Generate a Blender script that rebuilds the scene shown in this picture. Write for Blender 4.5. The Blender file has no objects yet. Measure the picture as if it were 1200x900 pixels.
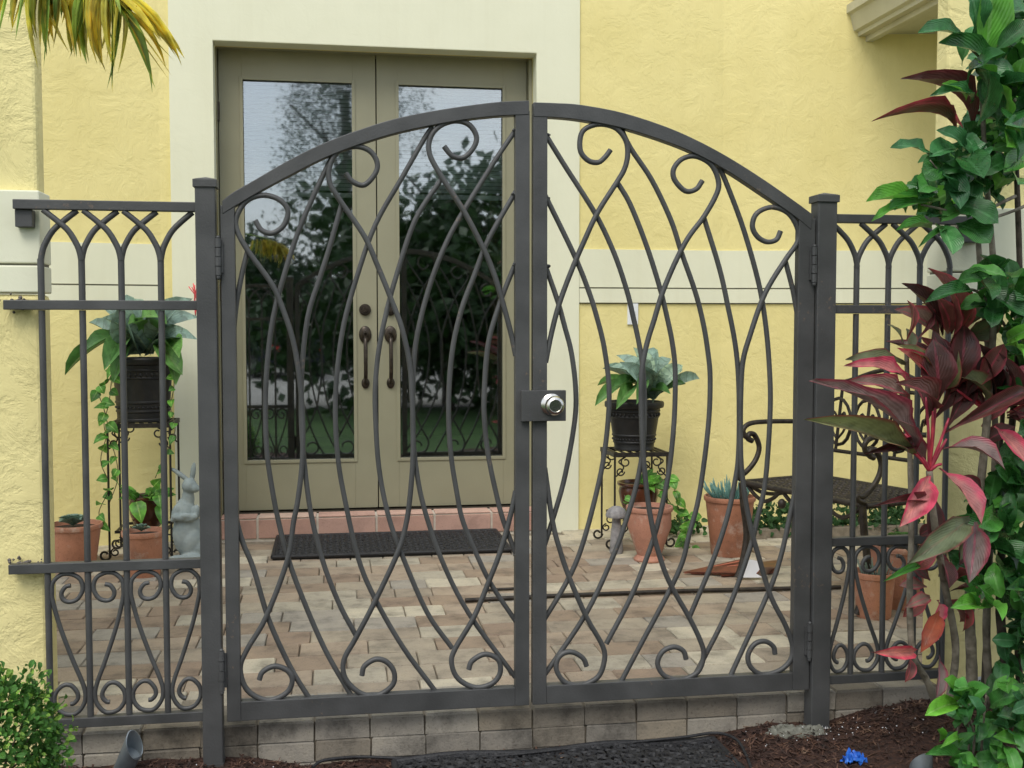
import bpy, math, random
from mathutils import Vector, Matrix, Euler, noise
R = math.radians
rnd = random.Random(7)
S = bpy.context.scene
col = S.collection

# ------------------------------------------------------------------ camera, sky, sun, exposure
YAW, PITCH, FPX, CAMH = R(9.2), R(3.0), 1300.0, 1.12
cd = bpy.data.cameras.new('camera'); cam = bpy.data.objects.new('camera', cd); col.objects.link(cam)
cam.location = (0, 0, CAMH); cam.rotation_euler = (R(90) - PITCH, 0, -YAW)
cd.sensor_width = 36; cd.lens = 36 * FPX / 1200; cd.clip_start = 0.05; cd.clip_end = 1500
cd.dof.use_dof = False
S.camera = cam
SUN_EL, SUN_AZ = R(52), R(205)          # azimuth clockwise from +Y: the sun stands behind and left of the camera
W = bpy.data.worlds.new('World'); S.world = W; W.use_nodes = True
nt = W.node_tree; nt.nodes.clear()
out = nt.nodes.new('ShaderNodeOutputWorld'); bg = nt.nodes.new('ShaderNodeBackground')
sky = nt.nodes.new('ShaderNodeTexSky'); sky.sky_type = 'NISHITA'; sky.sun_disc = False
sky.sun_elevation = SUN_EL; sky.sun_rotation = SUN_AZ; sky.dust_density = 2.0
tc = nt.nodes.new('ShaderNodeTexCoord'); mp = nt.nodes.new('ShaderNodeMapping'); mp.inputs['Scale'].default_value = (1, 1, 2.6)
nz = nt.nodes.new('ShaderNodeTexNoise'); nz.inputs['Scale'].default_value = 2.6; nz.inputs['Detail'].default_value = 6
rp = nt.nodes.new('ShaderNodeValToRGB'); rp.color_ramp.elements[0].position = .30; rp.color_ramp.elements[1].position = .62
mx = nt.nodes.new('ShaderNodeMix'); mx.data_type = 'RGBA'; mx.inputs[7].default_value = (8.2, 8.6, 9.0, 1)
L = nt.links.new
L(tc.outputs['Generated'], mp.inputs['Vector']); L(mp.outputs[0], nz.inputs['Vector']); L(nz.outputs[0], rp.inputs[0])
L(rp.outputs[0], mx.inputs[0]); L(sky.outputs[0], mx.inputs[6]); L(mx.outputs[2], bg.inputs[0]); L(bg.outputs[0], out.inputs[0])
bg.inputs[1].default_value = 0.125
sd = bpy.data.lights.new('sun', 'SUN'); sd.energy = 1.35; sd.angle = R(30); sd.color = (1, .96, .88)
sun = bpy.data.objects.new('sun', sd); col.objects.link(sun)
sun.rotation_euler = Vector((math.sin(SUN_AZ) * math.cos(SUN_EL), math.cos(SUN_AZ) * math.cos(SUN_EL), math.sin(SUN_EL))).to_track_quat('Z', 'Y').to_euler()
S.view_settings.view_transform = 'Standard'; S.view_settings.look = 'None'
S.view_settings.exposure = 0.48; S.view_settings.gamma = 1
S.render.engine = 'CYCLES'; S.cycles.max_bounces = 8; S.cycles.transparent_max_bounces = 12

# ------------------------------------------------------------------ measuring helpers (photo pixel -> real place)
_F = Vector((math.sin(YAW) * math.cos(PITCH), math.cos(YAW) * math.cos(PITCH), -math.sin(PITCH)))
_U = Vector((math.sin(YAW) * math.sin(PITCH), math.cos(YAW) * math.sin(PITCH), math.cos(PITCH)))
_R = Vector((math.cos(YAW), -math.sin(YAW), 0)); CAM = Vector((0, 0, CAMH))
def ray(x, y): return _F + _R * ((x - 600) / FPX) - _U * ((y - 450) / FPX)
def P(x, y, Y): r = ray(x, y); return CAM + r * (Y / r.y)
def G(x, y, z=0.0): r = ray(x, y); return CAM + r * ((z - CAMH) / r.z)
YF, YE, YW, YD = 3.115, 3.15, 5.93, 6.10     # fence, paver edge, house wall, doors

# ------------------------------------------------------------------ materials
MATS = {}
def newmat(name):
    m = bpy.data.materials.new(name); m.use_nodes = True; MATS[name] = m
    return m, m.node_tree, m.node_tree.nodes['Principled BSDF']
def N(t, typ, **kw):
    n = t.nodes.new(typ)
    for k, v in kw.items():
        if k in n.inputs: n.inputs[k].default_value = v
        else: setattr(n, k, v)
    return n
def ramp(t, fac, stops, interp='LINEAR'):
    r = t.nodes.new('ShaderNodeValToRGB'); r.color_ramp.interpolation = interp
    e = r.color_ramp.elements
    while len(e) > 1: e.remove(e[0])
    e[0].position = stops[0][0]; e[0].color = (*stops[0][1], 1)
    for p, c in stops[1:]:
        q = e.new(p); q.color = (*c, 1)
    t.links.new(fac, r.inputs[0]); return r.outputs[0]
def geo_pos(t): return t.nodes.new('ShaderNodeNewGeometry').outputs['Position']
def mixc(t, a, b, fac, mode='MIX'):
    m = t.nodes.new('ShaderNodeMix'); m.data_type = 'RGBA'; m.blend_type = mode
    for i, v in ((6, a), (7, b), (0, fac)):
        if isinstance(v, (int, float)): m.inputs[i].default_value = v
        elif isinstance(v, tuple): m.inputs[i].default_value = (*v, 1)
        else: t.links.new(v, m.inputs[i])
    return m.outputs[2]
def bump(t, b, h, dist=.003, st=1.0):
    n = t.nodes.new('ShaderNodeBump'); n.inputs['Distance'].default_value = dist; n.inputs['Strength'].default_value = st
    t.links.new(h, n.inputs['Height']); t.links.new(n.outputs[0], b.inputs['Normal'])
def noisy(name, c1, c2, scale=20, rough=.6, metal=0, bd=0.0, bscale=None, spec=.5, detail=5, r2=None):
    m, t, b = newmat(name); p = geo_pos(t)
    n = N(t, 'ShaderNodeTexNoise', Scale=scale, Detail=detail); t.links.new(p, n.inputs['Vector'])
    t.links.new(ramp(t, n.outputs[0], [(.32, c1), (.68, c2)]), b.inputs['Base Color'])
    b.inputs['Roughness'].default_value = rough; b.inputs['Metallic'].default_value = metal
    b.inputs['Specular IOR Level'].default_value = spec
    if r2: 
        q = t.nodes.new('ShaderNodeMapRange'); q.inputs[3].default_value = rough; q.inputs[4].default_value = r2
        t.links.new(n.outputs[0], q.inputs[0]); t.links.new(q.outputs[0], b.inputs['Roughness'])
    if bd:
        n2 = N(t, 'ShaderNodeTexNoise', Scale=bscale or scale * 4, Detail=4); t.links.new(p, n2.inputs['Vector'])
        bump(t, b, n2.outputs[0], bd)
    return m
def stucco(name, base, lo, bd, sc):
    m, t, b = newmat(name); p = geo_pos(t)
    w = N(t, 'ShaderNodeTexNoise', Scale=3.0, Detail=3); t.links.new(p, w.inputs['Vector'])
    n = N(t, 'ShaderNodeTexNoise', Scale=sc, Detail=7, Distortion=.5, Roughness=.68); t.links.new(p, n.inputs['Vector'])
    n2 = N(t, 'ShaderNodeTexNoise', Scale=sc * 5, Detail=3); t.links.new(p, n2.inputs['Vector'])
    c = ramp(t, w.outputs[0], [(.3, lo), (.62, base)])
    mp_ = t.nodes.new('ShaderNodeMapping'); mp_.inputs['Scale'].default_value = (9, 9, .55); t.links.new(p, mp_.inputs['Vector'])
    sk = N(t, 'ShaderNodeTexNoise', Scale=1.0, Detail=6, Roughness=.65); t.links.new(mp_.outputs[0], sk.inputs['Vector'])
    c = mixc(t, c, ramp(t, sk.outputs[0], [(.30, (.90, .885, .85)), (.50, (1, 1, 1)), (.72, (1.03, 1.03, 1.04))]), .38, 'MULTIPLY')
    t.links.new(c, b.inputs['Base Color']); b.inputs['Roughness'].default_value = .85
    b.inputs['Specular IOR Level'].default_value = .25
    h = ramp(t, n.outputs[0], [(.36, (0, 0, 0)), (.50, (.55, .55, .55)), (.56, (.85, .85, .85)), (.74, (1, 1, 1))])
    a = t.nodes.new('ShaderNodeMath'); a.operation = 'MULTIPLY_ADD'; a.inputs[1].default_value = .25
    t.links.new(n2.outputs[0], a.inputs[0]); t.links.new(h, a.inputs[2])
    bump(t, b, a.outputs[0], bd); return m
stucco('yellow_stucco', (.79, .695, .325), (.745, .65, .29), .0022, 9)
stucco('pillar_stucco', (.79, .70, .34), (.74, .65, .305), .0045, 7)
stucco('cream_paint', (.75, .75, .585), (.72, .72, .555), .0005, 10)
noisy('groove', (.12, .12, .09), (.16, .15, .11), 30, .9)
noisy('iron_paint', (.047, .048, .048), (.073, .074, .074), 9, .42, .0, .0006, 160, .5, r2=.58)
noisy('weld', (.10, .09, .08), (.16, .14, .12), 120, .6, .0, .002, 200)
noisy('weld_pale', (.09, .09, .07), (.19, .19, .16), 60, .95, .0, .004, 120)
noisy('black_iron', (.012, .011, .010), (.030, .026, .022), 60, .5, .2, .001, 150)
noisy('bench_iron', (.016, .013, .011), (.05, .04, .032), 40, .5, .3, .0015, 120)
noisy('door_paint', (.265, .255, .175), (.285, .275, .19), 6, .42, 0, .0003, 60)
noisy('bronze', (.035, .028, .022), (.075, .06, .048), 40, .35, .7)
noisy('steel', (.55, .54, .5), (.62, .61, .58), 20, .22, 1)
noisy('black_plastic', (.005, .005, .006), (.012, .012, .013), 30, .5, 0, .001, 90)
noisy('black_rubber', (.008, .008, .009), (.02, .02, .022), 60, .62, 0, .002, 200)
noisy('statue_grey', (.20, .245, .25), (.32, .37, .365), 14, .8, 0, .002, 90)
noisy('statue_stone', (.17, .165, .17), (.30, .29, .29), 40, .9, 0, .003, 120)
noisy('glazed_brown', (.055, .018, .010), (.09, .030, .015), 14, .18)
noisy('soil', (.012, .008, .006), (.045, .028, .018), 60, .95, 0, .01, 60)
noisy('grout', (.50, .45, .38), (.60, .55, .47), 40, .9)
noisy('joint_sand', (.16, .135, .10), (.26, .22, .165), 30, .95, 0, .003, 200)
noisy('grass', (.035, .085, .015), (.07, .15, .03), 3, .9, 0, .02, 80)
noisy('concrete', (.30, .285, .26), (.42, .40, .36), .6, .9)
noisy('bark', (.10, .085, .06), (.24, .21, .16), 30, .9, 0, .006, 60)
noisy('bark_dark', (.035, .028, .02), (.09, .07, .05), 30, .9, 0, .006, 60)
noisy('vine_stem', (.05, .07, .02), (.12, .10, .05), 40, .6)
noisy('white_plastic', (.72, .75, .78), (.78, .8, .82), 10, .4)
noisy('paper', (.60, .61, .63), (.70, .70, .71), 10, .8)
noisy('rust_red', (.07, .018, .010), (.16, .04, .022), 25, .35)
noisy('copper_edge', (.42, .13, .08), (.5, .18, .12), 25, .35)
noisy('blue_plastic', (.01, .08, .45), (.05, .22, .75), 60, .35)
noisy('eave_paint', (.44, .42, .30), (.52, .50, .37), 5, .6)
noisy('roof_clay', (.38, .24, .20), (.55, .36, .30), 12, .8)
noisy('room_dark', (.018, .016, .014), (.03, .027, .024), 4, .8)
noisy('curtain', (.10, .055, .028), (.15, .085, .045), 8, .8)
noisy('blind', (.66, .70, .72), (.72, .76, .78), 5, .6)
noisy('spot_metal', (.16, .19, .21), (.26, .29, .31), 20, .45, .5)
noisy('car_paint', (.006, .010, .028), (.008, .013, .035), 5, .25)
noisy('car_glass', (.01, .01, .012), (.012, .012, .014), 5, .08)
noisy('tyre', (.012, .012, .012), (.02, .02, .02), 30, .8)
noisy('lamp_red', (.5, .02, .02), (.6, .03, .03), 30, .2)
noisy('succulent', (.13, .20, .17), (.24, .32, .28), 60, .5)
noisy('blue_succulent', (.08, .20, .18), (.18, .34, .30), 60, .5)

def pieces(name, stops, bd=.002, rough=.85, var=.35, nsc=14):
    """clay or concrete pieces: every object gets a tone of its own, with blotches and pitting"""
    m, t, b = newmat(name); p = geo_pos(t)
    oi = t.nodes.new('ShaderNodeObjectInfo')
    c = ramp(t, oi.outputs['Random'], stops, 'CONSTANT')
    n = N(t, 'ShaderNodeTexNoise', Scale=nsc, Detail=6, Roughness=.65); t.links.new(p, n.inputs['Vector'])
    g = ramp(t, n.outputs[0], [(.28, (1 - var,) * 3), (.5, (1, 1, 1)), (.75, (1 + var * .5, 1 + var * .47, 1 + var * .4))])
    c = mixc(t, c, g, 1.0, 'MULTIPLY')
    n2 = N(t, 'ShaderNodeTexNoise', Scale=160, Detail=3); t.links.new(p, n2.inputs['Vector'])
    sp = ramp(t, n2.outputs[0], [(.30, (.62, .6, .58)), (.42, (1, 1, 1))])
    c = mixc(t, c, sp, .7, 'MULTIPLY')
    t.links.new(c, b.inputs['Base Color']); b.inputs['Roughness'].default_value = rough
    bump(t, b, n2.outputs[0], bd); return m
pieces('paver', [(0, (.30, .25, .19)), (.14, (.34, .27, .20)), (.30, (.38, .34, .265)), (.44, (.28, .212, .152)), (.56, (.48, .43, .33)),
                 (.66, (.31, .28, .235)), (.78, (.265, .197, .143)), (.88, (.34, .29, .22))], nsc=8, var=.5)
pieces('edge_brick', [(0, (.19, .165, .13)), (.2, (.27, .245, .205)), (.45, (.21, .19, .16)), (.62, (.32, .29, .24)), (.8, (.24, .205, .155))], var=.7, nsc=8)
pieces('step_tile', [(0, (.50, .31, .25)), (.3, (.55, .36, .29)), (.6, (.47, .28, .22)), (.8, (.56, .40, .32))], var=.3, nsc=8)
for nm_, st_ in (('terracotta', [(0, (.36, .155, .09)), (.35, (.42, .19, .115)), (.7, (.33, .135, .08))]), ('terracotta_worn', [(0, (.34, .15, .095)), (.5, (.40, .19, .13))])):
    pieces(nm_, st_, .0015, .75, .4, 7); m = MATS[nm_]; t = m.node_tree; b = t.nodes['Principled BSDF']; src = b.inputs['Base Color'].links[0].from_socket
    n = N(t, 'ShaderNodeTexNoise', Scale=11, Detail=7, Roughness=.7); t.links.new(geo_pos(t), n.inputs['Vector'])
    t.links.new(mixc(t, src, (.55, .47, .40), ramp(t, n.outputs[0], [(.54, (0, 0, 0)), (.68, (.55, .55, .55))])), b.inputs['Base Color'])
pieces('mulch_chip', [(0, (.05, .02, .012)), (.5, (.05, .02, .012))], var=.6)

def leafmat(name, inner, edge=None, rib=None, rough=.35, trans=.18, margin=.34, var=.35, bands=None, spec=.5):
    m, t, b = newmat(name); uv = t.nodes.new('ShaderNodeUVMap')
    s = t.nodes.new('ShaderNodeSeparateXYZ'); t.links.new(uv.outputs[0], s.inputs[0])
    d = t.nodes.new('ShaderNodeMath'); d.operation = 'SUBTRACT'; d.inputs[1].default_value = .5; t.links.new(s.outputs[0], d.inputs[0])
    a = t.nodes.new('ShaderNodeMath'); a.operation = 'ABSOLUTE'; t.links.new(d.outputs[0], a.inputs[0])
    edge = edge or inner; rib = rib or tuple(min(1, v * 1.5 + .01) for v in inner)
    c = ramp(t, a.outputs[0], [(0, rib), (.035, rib), (.06, inner), (margin, inner), (min(.495, margin + .14), edge)])
    # side veins running out from the midrib
    w = t.nodes.new('ShaderNodeMath'); w.operation = 'MULTIPLY_ADD'; w.inputs[1].default_value = -1.3; t.links.new(a.outputs[0], w.inputs[0]); t.links.new(s.outputs[1], w.inputs[2])
    wv = t.nodes.new('ShaderNodeMath'); wv.operation = 'MULTIPLY'; wv.inputs[1].default_value = 60; t.links.new(w.outputs[0], wv.inputs[0])
    sn = t.nodes.new('ShaderNodeMath'); sn.operation = 'SINE'; t.links.new(wv.outputs[0], sn.inputs[0])
    n = N(t, 'ShaderNodeTexNoise', Scale=28, Detail=4); t.links.new(geo_pos(t), n.inputs['Vector'])
    g = ramp(t, n.outputs[0], [(.3, (1 - var,) * 3), (.7, (1 + var,) * 3)])
    c = mixc(t, c, g, 1.0, 'MULTIPLY')
    oi = t.nodes.new('ShaderNodeObjectInfo')
    g2 = ramp(t, oi.outputs['Random'], [(0, (.65, .72, .7)), (.5, (1, 1, 1)), (1, (1.25, 1.2, .95))])
    c = mixc(t, c, g2, 1.0, 'MULTIPLY')
    n3 = N(t, 'ShaderNodeTexNoise', Scale=110, Detail=2); t.links.new(geo_pos(t), n3.inputs['Vector'])
    c = mixc(t, c, (.16, .10, .04), ramp(t, n3.outputs[0], [(.70, (0, 0, 0)), (.75, (.7, .7, .7))]))
    if bands:
        q = t.nodes.new('ShaderNodeMath'); q.operation = 'MULTIPLY'; q.inputs[1].default_value = 42; t.links.new(s.outputs[1], q.inputs[0])
        ad = t.nodes.new('ShaderNodeMath'); ad.operation = 'MULTIPLY_ADD'; ad.inputs[1].default_value = 9; t.links.new(n.outputs[0], ad.inputs[0]); t.links.new(q.outputs[0], ad.inputs[2])
        s2 = t.nodes.new('ShaderNodeMath'); s2.operation = 'SINE'; t.links.new(ad.outputs[0], s2.inputs[0])
        c = mixc(t, c, bands, ramp(t, s2.outputs[0], [(.55, (0, 0, 0)), (.95, (.75, .75, .75))]))
    t.links.new(c, b.inputs['Base Color']); b.inputs['Specular IOR Level'].default_value = spec
    q2 = t.nodes.new('ShaderNodeMapRange'); q2.inputs[1].default_value = .3; q2.inputs[2].default_value = .7; q2.inputs[3].default_value = rough * .8; q2.inputs[4].default_value = rough * 1.7
    t.links.new(n.outputs[0], q2.inputs[0]); t.links.new(q2.outputs[0], b.inputs['Roughness'])
    bump(t, b, sn.outputs[0], .0006, .5)
    tr = t.nodes.new('ShaderNodeBsdfTranslucent'); t.links.new(c, tr.inputs[0])
    ms = t.nodes.new('ShaderNodeMixShader'); ms.inputs[0].default_value = trans
    t.links.new(b.outputs[0], ms.inputs[1]); t.links.new(tr.outputs[0], ms.inputs[2])
    t.links.new(ms.outputs[0], t.nodes['Material Output'].inputs[0]); return m
leafmat('leaf_deep', (.030, .125, .028), (.036, .145, .032), (.06, .19, .06), .24, .22)
leafmat('leaf_mid', (.065, .24, .040), (.08, .27, .045), (.11, .30, .08), .26, .25)
leafmat('leaf_young', (.14, .42, .05), (.17, .46, .06), (.22, .5, .12), .3, .3)
leafmat('leaf_bluish', (.045, .17, .055), (.05, .18, .06), (.10, .25, .11), .20, .2)
leafmat('ti_dark', (.085, .030, .026), (.17, .028, .036), (.22, .04, .055), .38, .15)
leafmat('ti_maroon', (.20, .065, .060), (.38, .055, .085), (.42, .07, .10), .38, .22)
leafmat('ti_olive', (.16, .18, .09), (.26, .055, .06), (.20, .17, .09), .4, .15, .40)
leafmat('ti_purple', (.20, .13, .12), (.30, .05, .075), (.33, .09, .12), .36, .15, .30)
leafmat('ti_pink', (.50, .17, .17), (.60, .07, .13), (.62, .22, .20), .4, .25, .22)
leafmat('ti_orange', (.42, .085, .035), (.38, .05, .04), (.45, .12, .06), .45, .3)
leafmat('ti_stalk', (.45, .035, .07), (.5, .05, .09), (.5, .08, .11), .35, .2)
leafmat('agave_blue', (.24, .35, .30), (.30, .42, .33), (.28, .39, .33), .45, .12, bands=(.13, .20, .16))
leafmat('agave_green', (.11, .26, .07), (.14, .30, .09), (.17, .32, .11), .4, .2)
leafmat('pothos_leaf', (.09, .27, .035), (.13, .34, .05), (.25, .45, .12), .3, .25, var=.6)
leafmat('bush_leaf', (.09, .25, .04), (.11, .28, .04), (.1, .22, .05), .35, .25)
leafmat('bush_tip', (.26, .46, .08), (.3, .48, .08), (.2, .4, .08), .35, .3)
leafmat('ivy_leaf', (.022, .085, .018), (.03, .10, .02), (.06, .14, .04), .4, .15)
leafmat('palm_green', (.38, .54, .15), None, (.36, .48, .16), .35, .45)
leafmat('palm_yellow', (.86, .78, .20), None, (.75, .68, .2), .4, .45)
leafmat('palm_gold', (.80, .66, .16), (.58, .58, .14), (.6, .5, .12), .4, .45)
leafmat('flower_pink', (.75, .12, .16), None, None, .5, .3)
leafmat('tree_leaf', (.02, .055, .014), (.03, .07, .016), None, .5, .12)

# the painted iron: scattered chips and thin rust on the paint
m = MATS['iron_paint']; t = m.node_tree; b = t.nodes['Principled BSDF']; src = b.inputs['Base Color'].links[0].from_socket
n = N(t, 'ShaderNodeTexNoise', Scale=75, Detail=5, Roughness=.7); t.links.new(geo_pos(t), n.inputs['Vector'])
n_b = N(t, 'ShaderNodeTexNoise', Scale=5, Detail=3); t.links.new(geo_pos(t), n_b.inputs['Vector'])
mm_ = t.nodes.new('ShaderNodeMath'); mm_.operation = 'MULTIPLY'; t.links.new(n.outputs[0], mm_.inputs[0]); t.links.new(n_b.outputs[0], mm_.inputs[1])
t.links.new(mixc(t, src, (.17, .12, .085), ramp(t, mm_.outputs[0], [(.40, (0, 0, 0)), (.43, (.5, .5, .5))])), b.inputs['Base Color'])

# mulch, with fine fibres
m, t, b = newmat('mulch'); p = geo_pos(t)
n = N(t, 'ShaderNodeTexNoise', Scale=70, Detail=8, Roughness=.75); t.links.new(p, n.inputs['Vector'])
t.links.new(ramp(t, n.outputs[0], [(.3, (.010, .005, .004)), (.5, (.045, .018, .011)), (.66, (.10, .045, .026))]), b.inputs['Base Color'])
b.inputs['Roughness'].default_value = .95; bump(t, b, n.outputs[0], .012)
m, t, b = newmat('chip'); p = geo_pos(t)
n = N(t, 'ShaderNodeTexNoise', Scale=24, Detail=2); t.links.new(p, n.inputs['Vector'])
t.links.new(ramp(t, n.outputs[0], [(.30, (.014, .008, .006)), (.48, (.05, .023, .015)), (.62, (.10, .048, .028)), (.74, (.22, .15, .10))]), b.inputs['Base Color'])
b.inputs['Roughness'].default_value = .8
# door glass: a coated pane that mirrors the garden and lets the dim room through
m, t, b = newmat('door_glass'); t.nodes.remove(b)
gl = N(t, 'ShaderNodeBsdfGlossy', Roughness=.022); gl.inputs[0].default_value = (.92, .96, 1, 1)
tp = t.nodes.new('ShaderNodeBsdfTransparent'); tp.inputs[0].default_value = (.86, .89, .87, 1)
fr = N(t, 'ShaderNodeFresnel', IOR=2.1); ms = t.nodes.new('ShaderNodeMixShader')
mr = t.nodes.new('ShaderNodeMapRange'); mr.inputs[1].default_value = 0; mr.inputs[2].default_value = 1; mr.inputs[3].default_value = .13; mr.inputs[4].default_value = 1
t.links.new(fr.outputs[0], mr.inputs[0]); t.links.new(mr.outputs[0], ms.inputs[0])
t.links.new(tp.outputs[0], ms.inputs[1]); t.links.new(gl.outputs[0], ms.inputs[2]); t.links.new(ms.outputs[0], t.nodes['Material Output'].inputs[0])

# ------------------------------------------------------------------ mesh helpers
ORG = {}
class MB:
    def __init__(s): s.v = []; s.f = []; s.uv = {}
    def add(s, vs, fs, uvs=None):
        k = len(s.v); s.v += [Vector(q) for q in vs]
        for i, f in enumerate(fs):
            s.f.append(tuple(k + j for j in f))
        if uvs:
            for i, u in enumerate(uvs): s.uv[k + i] = u
        return s
    def box(s, a, b):
        x0, y0, z0 = a; x1, y1, z1 = b
        return s.add([(x0, y0, z0), (x1, y0, z0), (x1, y1, z0), (x0, y1, z0), (x0, y0, z1), (x1, y0, z1), (x1, y1, z1), (x0, y1, z1)],
                     [(0, 3, 2, 1), (4, 5, 6, 7), (0, 1, 5, 4), (1, 2, 6, 5), (2, 3, 7, 6), (3, 0, 4, 7)])
    def obox(s, c, ax, ay, az):
        c, ax, ay, az = map(Vector, (c, ax, ay, az))
        vs = [c + ax * i + ay * j + az * k for k in (-1, 1) for i, j in ((-1, -1), (1, -1), (1, 1), (-1, 1))]
        return s.add(vs, [(0, 3, 2, 1), (4, 5, 6, 7), (0, 1, 5, 4), (1, 2, 6, 5), (2, 3, 7, 6), (3, 0, 4, 7)])
    def tube(s, pts, r, n=8, up=None, flat=1.0, caps=True, twist=0):
        pts = [Vector(p) for p in pts]; m = len(pts)
        rs = r if isinstance(r, (list, tuple)) else [r] * m
        prev = None; rings = []
        for i, p in enumerate(pts):
            t = (pts[min(i + 1, m - 1)] - pts[max(i - 1, 0)]).normalized()
            if up is not None:
                bn = Vector(up); nn = t.cross(bn).normalized(); bn = nn.cross(t).normalized()
            else:
                if prev is None:
                    a = Vector((0, 0, 1)) if abs(t.z) < .9 else Vector((1, 0, 0))
                    nn = t.cross(a).normalized()
                else: nn = (prev - t * prev.dot(t)).normalized()
                prev = nn; bn = t.cross(nn)
            rings.append([p + nn * (rs[i] * math.cos(2 * math.pi * (k + .5) / n + twist)) + bn * (rs[i] * flat * math.sin(2 * math.pi * (k + .5) / n + twist)) for k in range(n)])
        k0 = len(s.v)
        for q in rings: s.v += q
        for i in range(m - 1):
            for k in range(n):
                a = k0 + i * n + k; b = k0 + i * n + (k + 1) % n
                s.f.append((a, b, b + n, a + n))
        if caps:
            s.f.append(tuple(k0 + k for k in range(n))[::-1]); s.f.append(tuple(k0 + (m - 1) * n + k for k in range(n)))
        return s
    def lathe(s, prof, c, n=32, squash=(1, 1)):
        c = Vector(c); k0 = len(s.v)
        for r, z in prof:
            for k in range(n):
                a = 2 * math.pi * k / n
                s.v.append(c + Vector((r * math.cos(a) * squash[0], r * math.sin(a) * squash[1], z)))
        for i in range(len(prof) - 1):
            for k in range(n):
                a = k0 + i * n + k; b = k0 + i * n + (k + 1) % n
                s.f.append((a, b, b + n, a + n))
        if prof[0][0] > 1e-4: s.f.append(tuple(k0 + k for k in range(n))[::-1])
        if prof[-1][0] > 1e-4: s.f.append(tuple(k0 + (len(prof) - 1) * n + k for k in range(n)))
        return s
    def ell(s, c, r, rot=None, n=16, m=10):
        c = Vector(c); k0 = len(s.v); M = (rot.to_matrix() if rot else Matrix.Identity(3))
        for i in range(1, m):
            th = math.pi * i / m
            for k in range(n):
                a = 2 * math.pi * k / n
                s.v.append(c + M @ Vector((r[0] * math.sin(th) * math.cos(a), r[1] * math.sin(th) * math.sin(a), r[2] * math.cos(th))))
        s.v.append(c + M @ Vector((0, 0, r[2]))); s.v.append(c - M @ Vector((0, 0, r[2])))
        T = len(s.v) - 2; B = T + 1
        for i in range(m - 2):
            for k in range(n):
                a = k0 + i * n + k; b = k0 + i * n + (k + 1) % n
                s.f.append((a, a + n, b + n, b))
        for k in range(n):
            s.f.append((T, k0 + k, k0 + (k + 1) % n)); q = k0 + (m - 2) * n
            s.f.append((B, q + (k + 1) % n, q + k))
        return s
    def prism(s, poly, y0, y1):
        """poly: (x, z) outline, extruded along Y"""
        n = len(poly)
        vs = [(x, y0, z) for x, z in poly] + [(x, y1, z) for x, z in poly]
        fs = [tuple(range(n)), tuple(range(2 * n - 1, n - 1, -1))] + [(i, i + n, (i + 1) % n + n, (i + 1) % n) for i in range(n)]
        return s.add(vs, fs)
    def mesh(s, name, mat, smooth=None, org=Vector()):
        me = bpy.data.meshes.new(name); me.from_pydata([tuple(v - org) for v in s.v], [], s.f)
        if s.uv:
            l = me.uv_layers.new(name='UVMap')
            for lp in me.loops: l.data[lp.index].uv = s.uv.get(lp.vertex_index, (0, 0))
        me.materials.append(MATS[mat]); 
        if smooth is not None:
            me.shade_smooth(); me.set_sharp_from_angle(angle=R(smooth))
        return me
    def build(s, name, mat, parent=None, smooth=None, bevel=0, label=None, org=None):
        o0 = ORG.get(parent.name, Vector()) if parent else (Vector(org) if org else Vector())
        o = bpy.data.objects.new(name, s.mesh(name, mat, smooth, o0)); col.objects.link(o)
        if parent: o.parent = parent
        elif org: o.location = o0
        ORG[o.name] = o0
        if bevel:
            b = o.modifiers.new('bevel', 'BEVEL'); b.width = bevel; b.segments = 2; b.limit_method = 'ANGLE'; b.angle_limit = R(40)
            b.harden_normals = False
        if label: o['label'] = label
        return o
def thing(name, label, cat, loc, group=None):
    o = bpy.data.objects.new(name, None); col.objects.link(o); o.location = loc; o.empty_display_size = .1
    o['label'] = label; o['category'] = cat
    if group: o['group'] = group
    ORG[o.name] = Vector(loc); return o
def tag(o, label, cat, group=None, kind=None):
    if label: o['label'] = label
    if cat: o['category'] = cat
    if group: o['group'] = group
    if kind: o['kind'] = kind
    return o
def structure(o, label=None):
    o['kind'] = 'structure'
    if label: o['label'] = label
    return o
def spline(pts, k=5):
    pts = [Vector(p) for p in pts]; q = [pts[0] * 2 - pts[1]] + pts + [pts[-1] * 2 - pts[-2]]; out = []
    for i in range(1, len(q) - 2):
        a, b, c, d = q[i - 1:i + 3]
        for j in range(k):
            u = j / k
            out.append(.5 * ((2 * b) + (c - a) * u + (2 * a - 5 * b + 4 * c - d) * u * u + (3 * b - a - 3 * c + d) * u ** 3))
    out.append(pts[-1]); return out
def link_mesh(name, me, parent, M):
    o = bpy.data.objects.new(name, me); col.objects.link(o); o.parent = parent
    o.matrix_basis = Matrix.Translation(-ORG[parent.name]) @ M
    ORG[o.name] = ORG[parent.name]; return o

# unit leaves: base at the origin, tip at (0,1,0), width 1, normal +Z
def unit_leaf(prof, arch=.1, fold=.12, wav=0.0, seg=7):
    vs, fs, uv = [], [], []
    for i in range(seg + 1):
        t = i / seg; w = .5
        for (a, wa), (b, wb) in zip(prof, prof[1:]):
            if a <= t <= b: w = wa + (wb - wa) * (t - a) / (b - a)
        z = arch * 4 * t * (1 - t)
        wv = wav * math.sin(t * 15)
        for u in (-1, 0, 1):
            vs.append((u * w * .5, t, z + (abs(u) * fold * w * .5) + u * wv * .02)); uv.append((.5 + u * .5, t))
    for i in range(seg):
        for j in range(2):
            a = i * 3 + j; fs.append((a, a + 1, a + 4, a + 3))
    return vs, fs, uv
OVAL = [(0, .07), (.07, .12), (.2, .55), (.36, .88), (.52, 1), (.68, 1), (.8, .92), (.9, .70), (.96, .42), (1, .06)]
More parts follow.
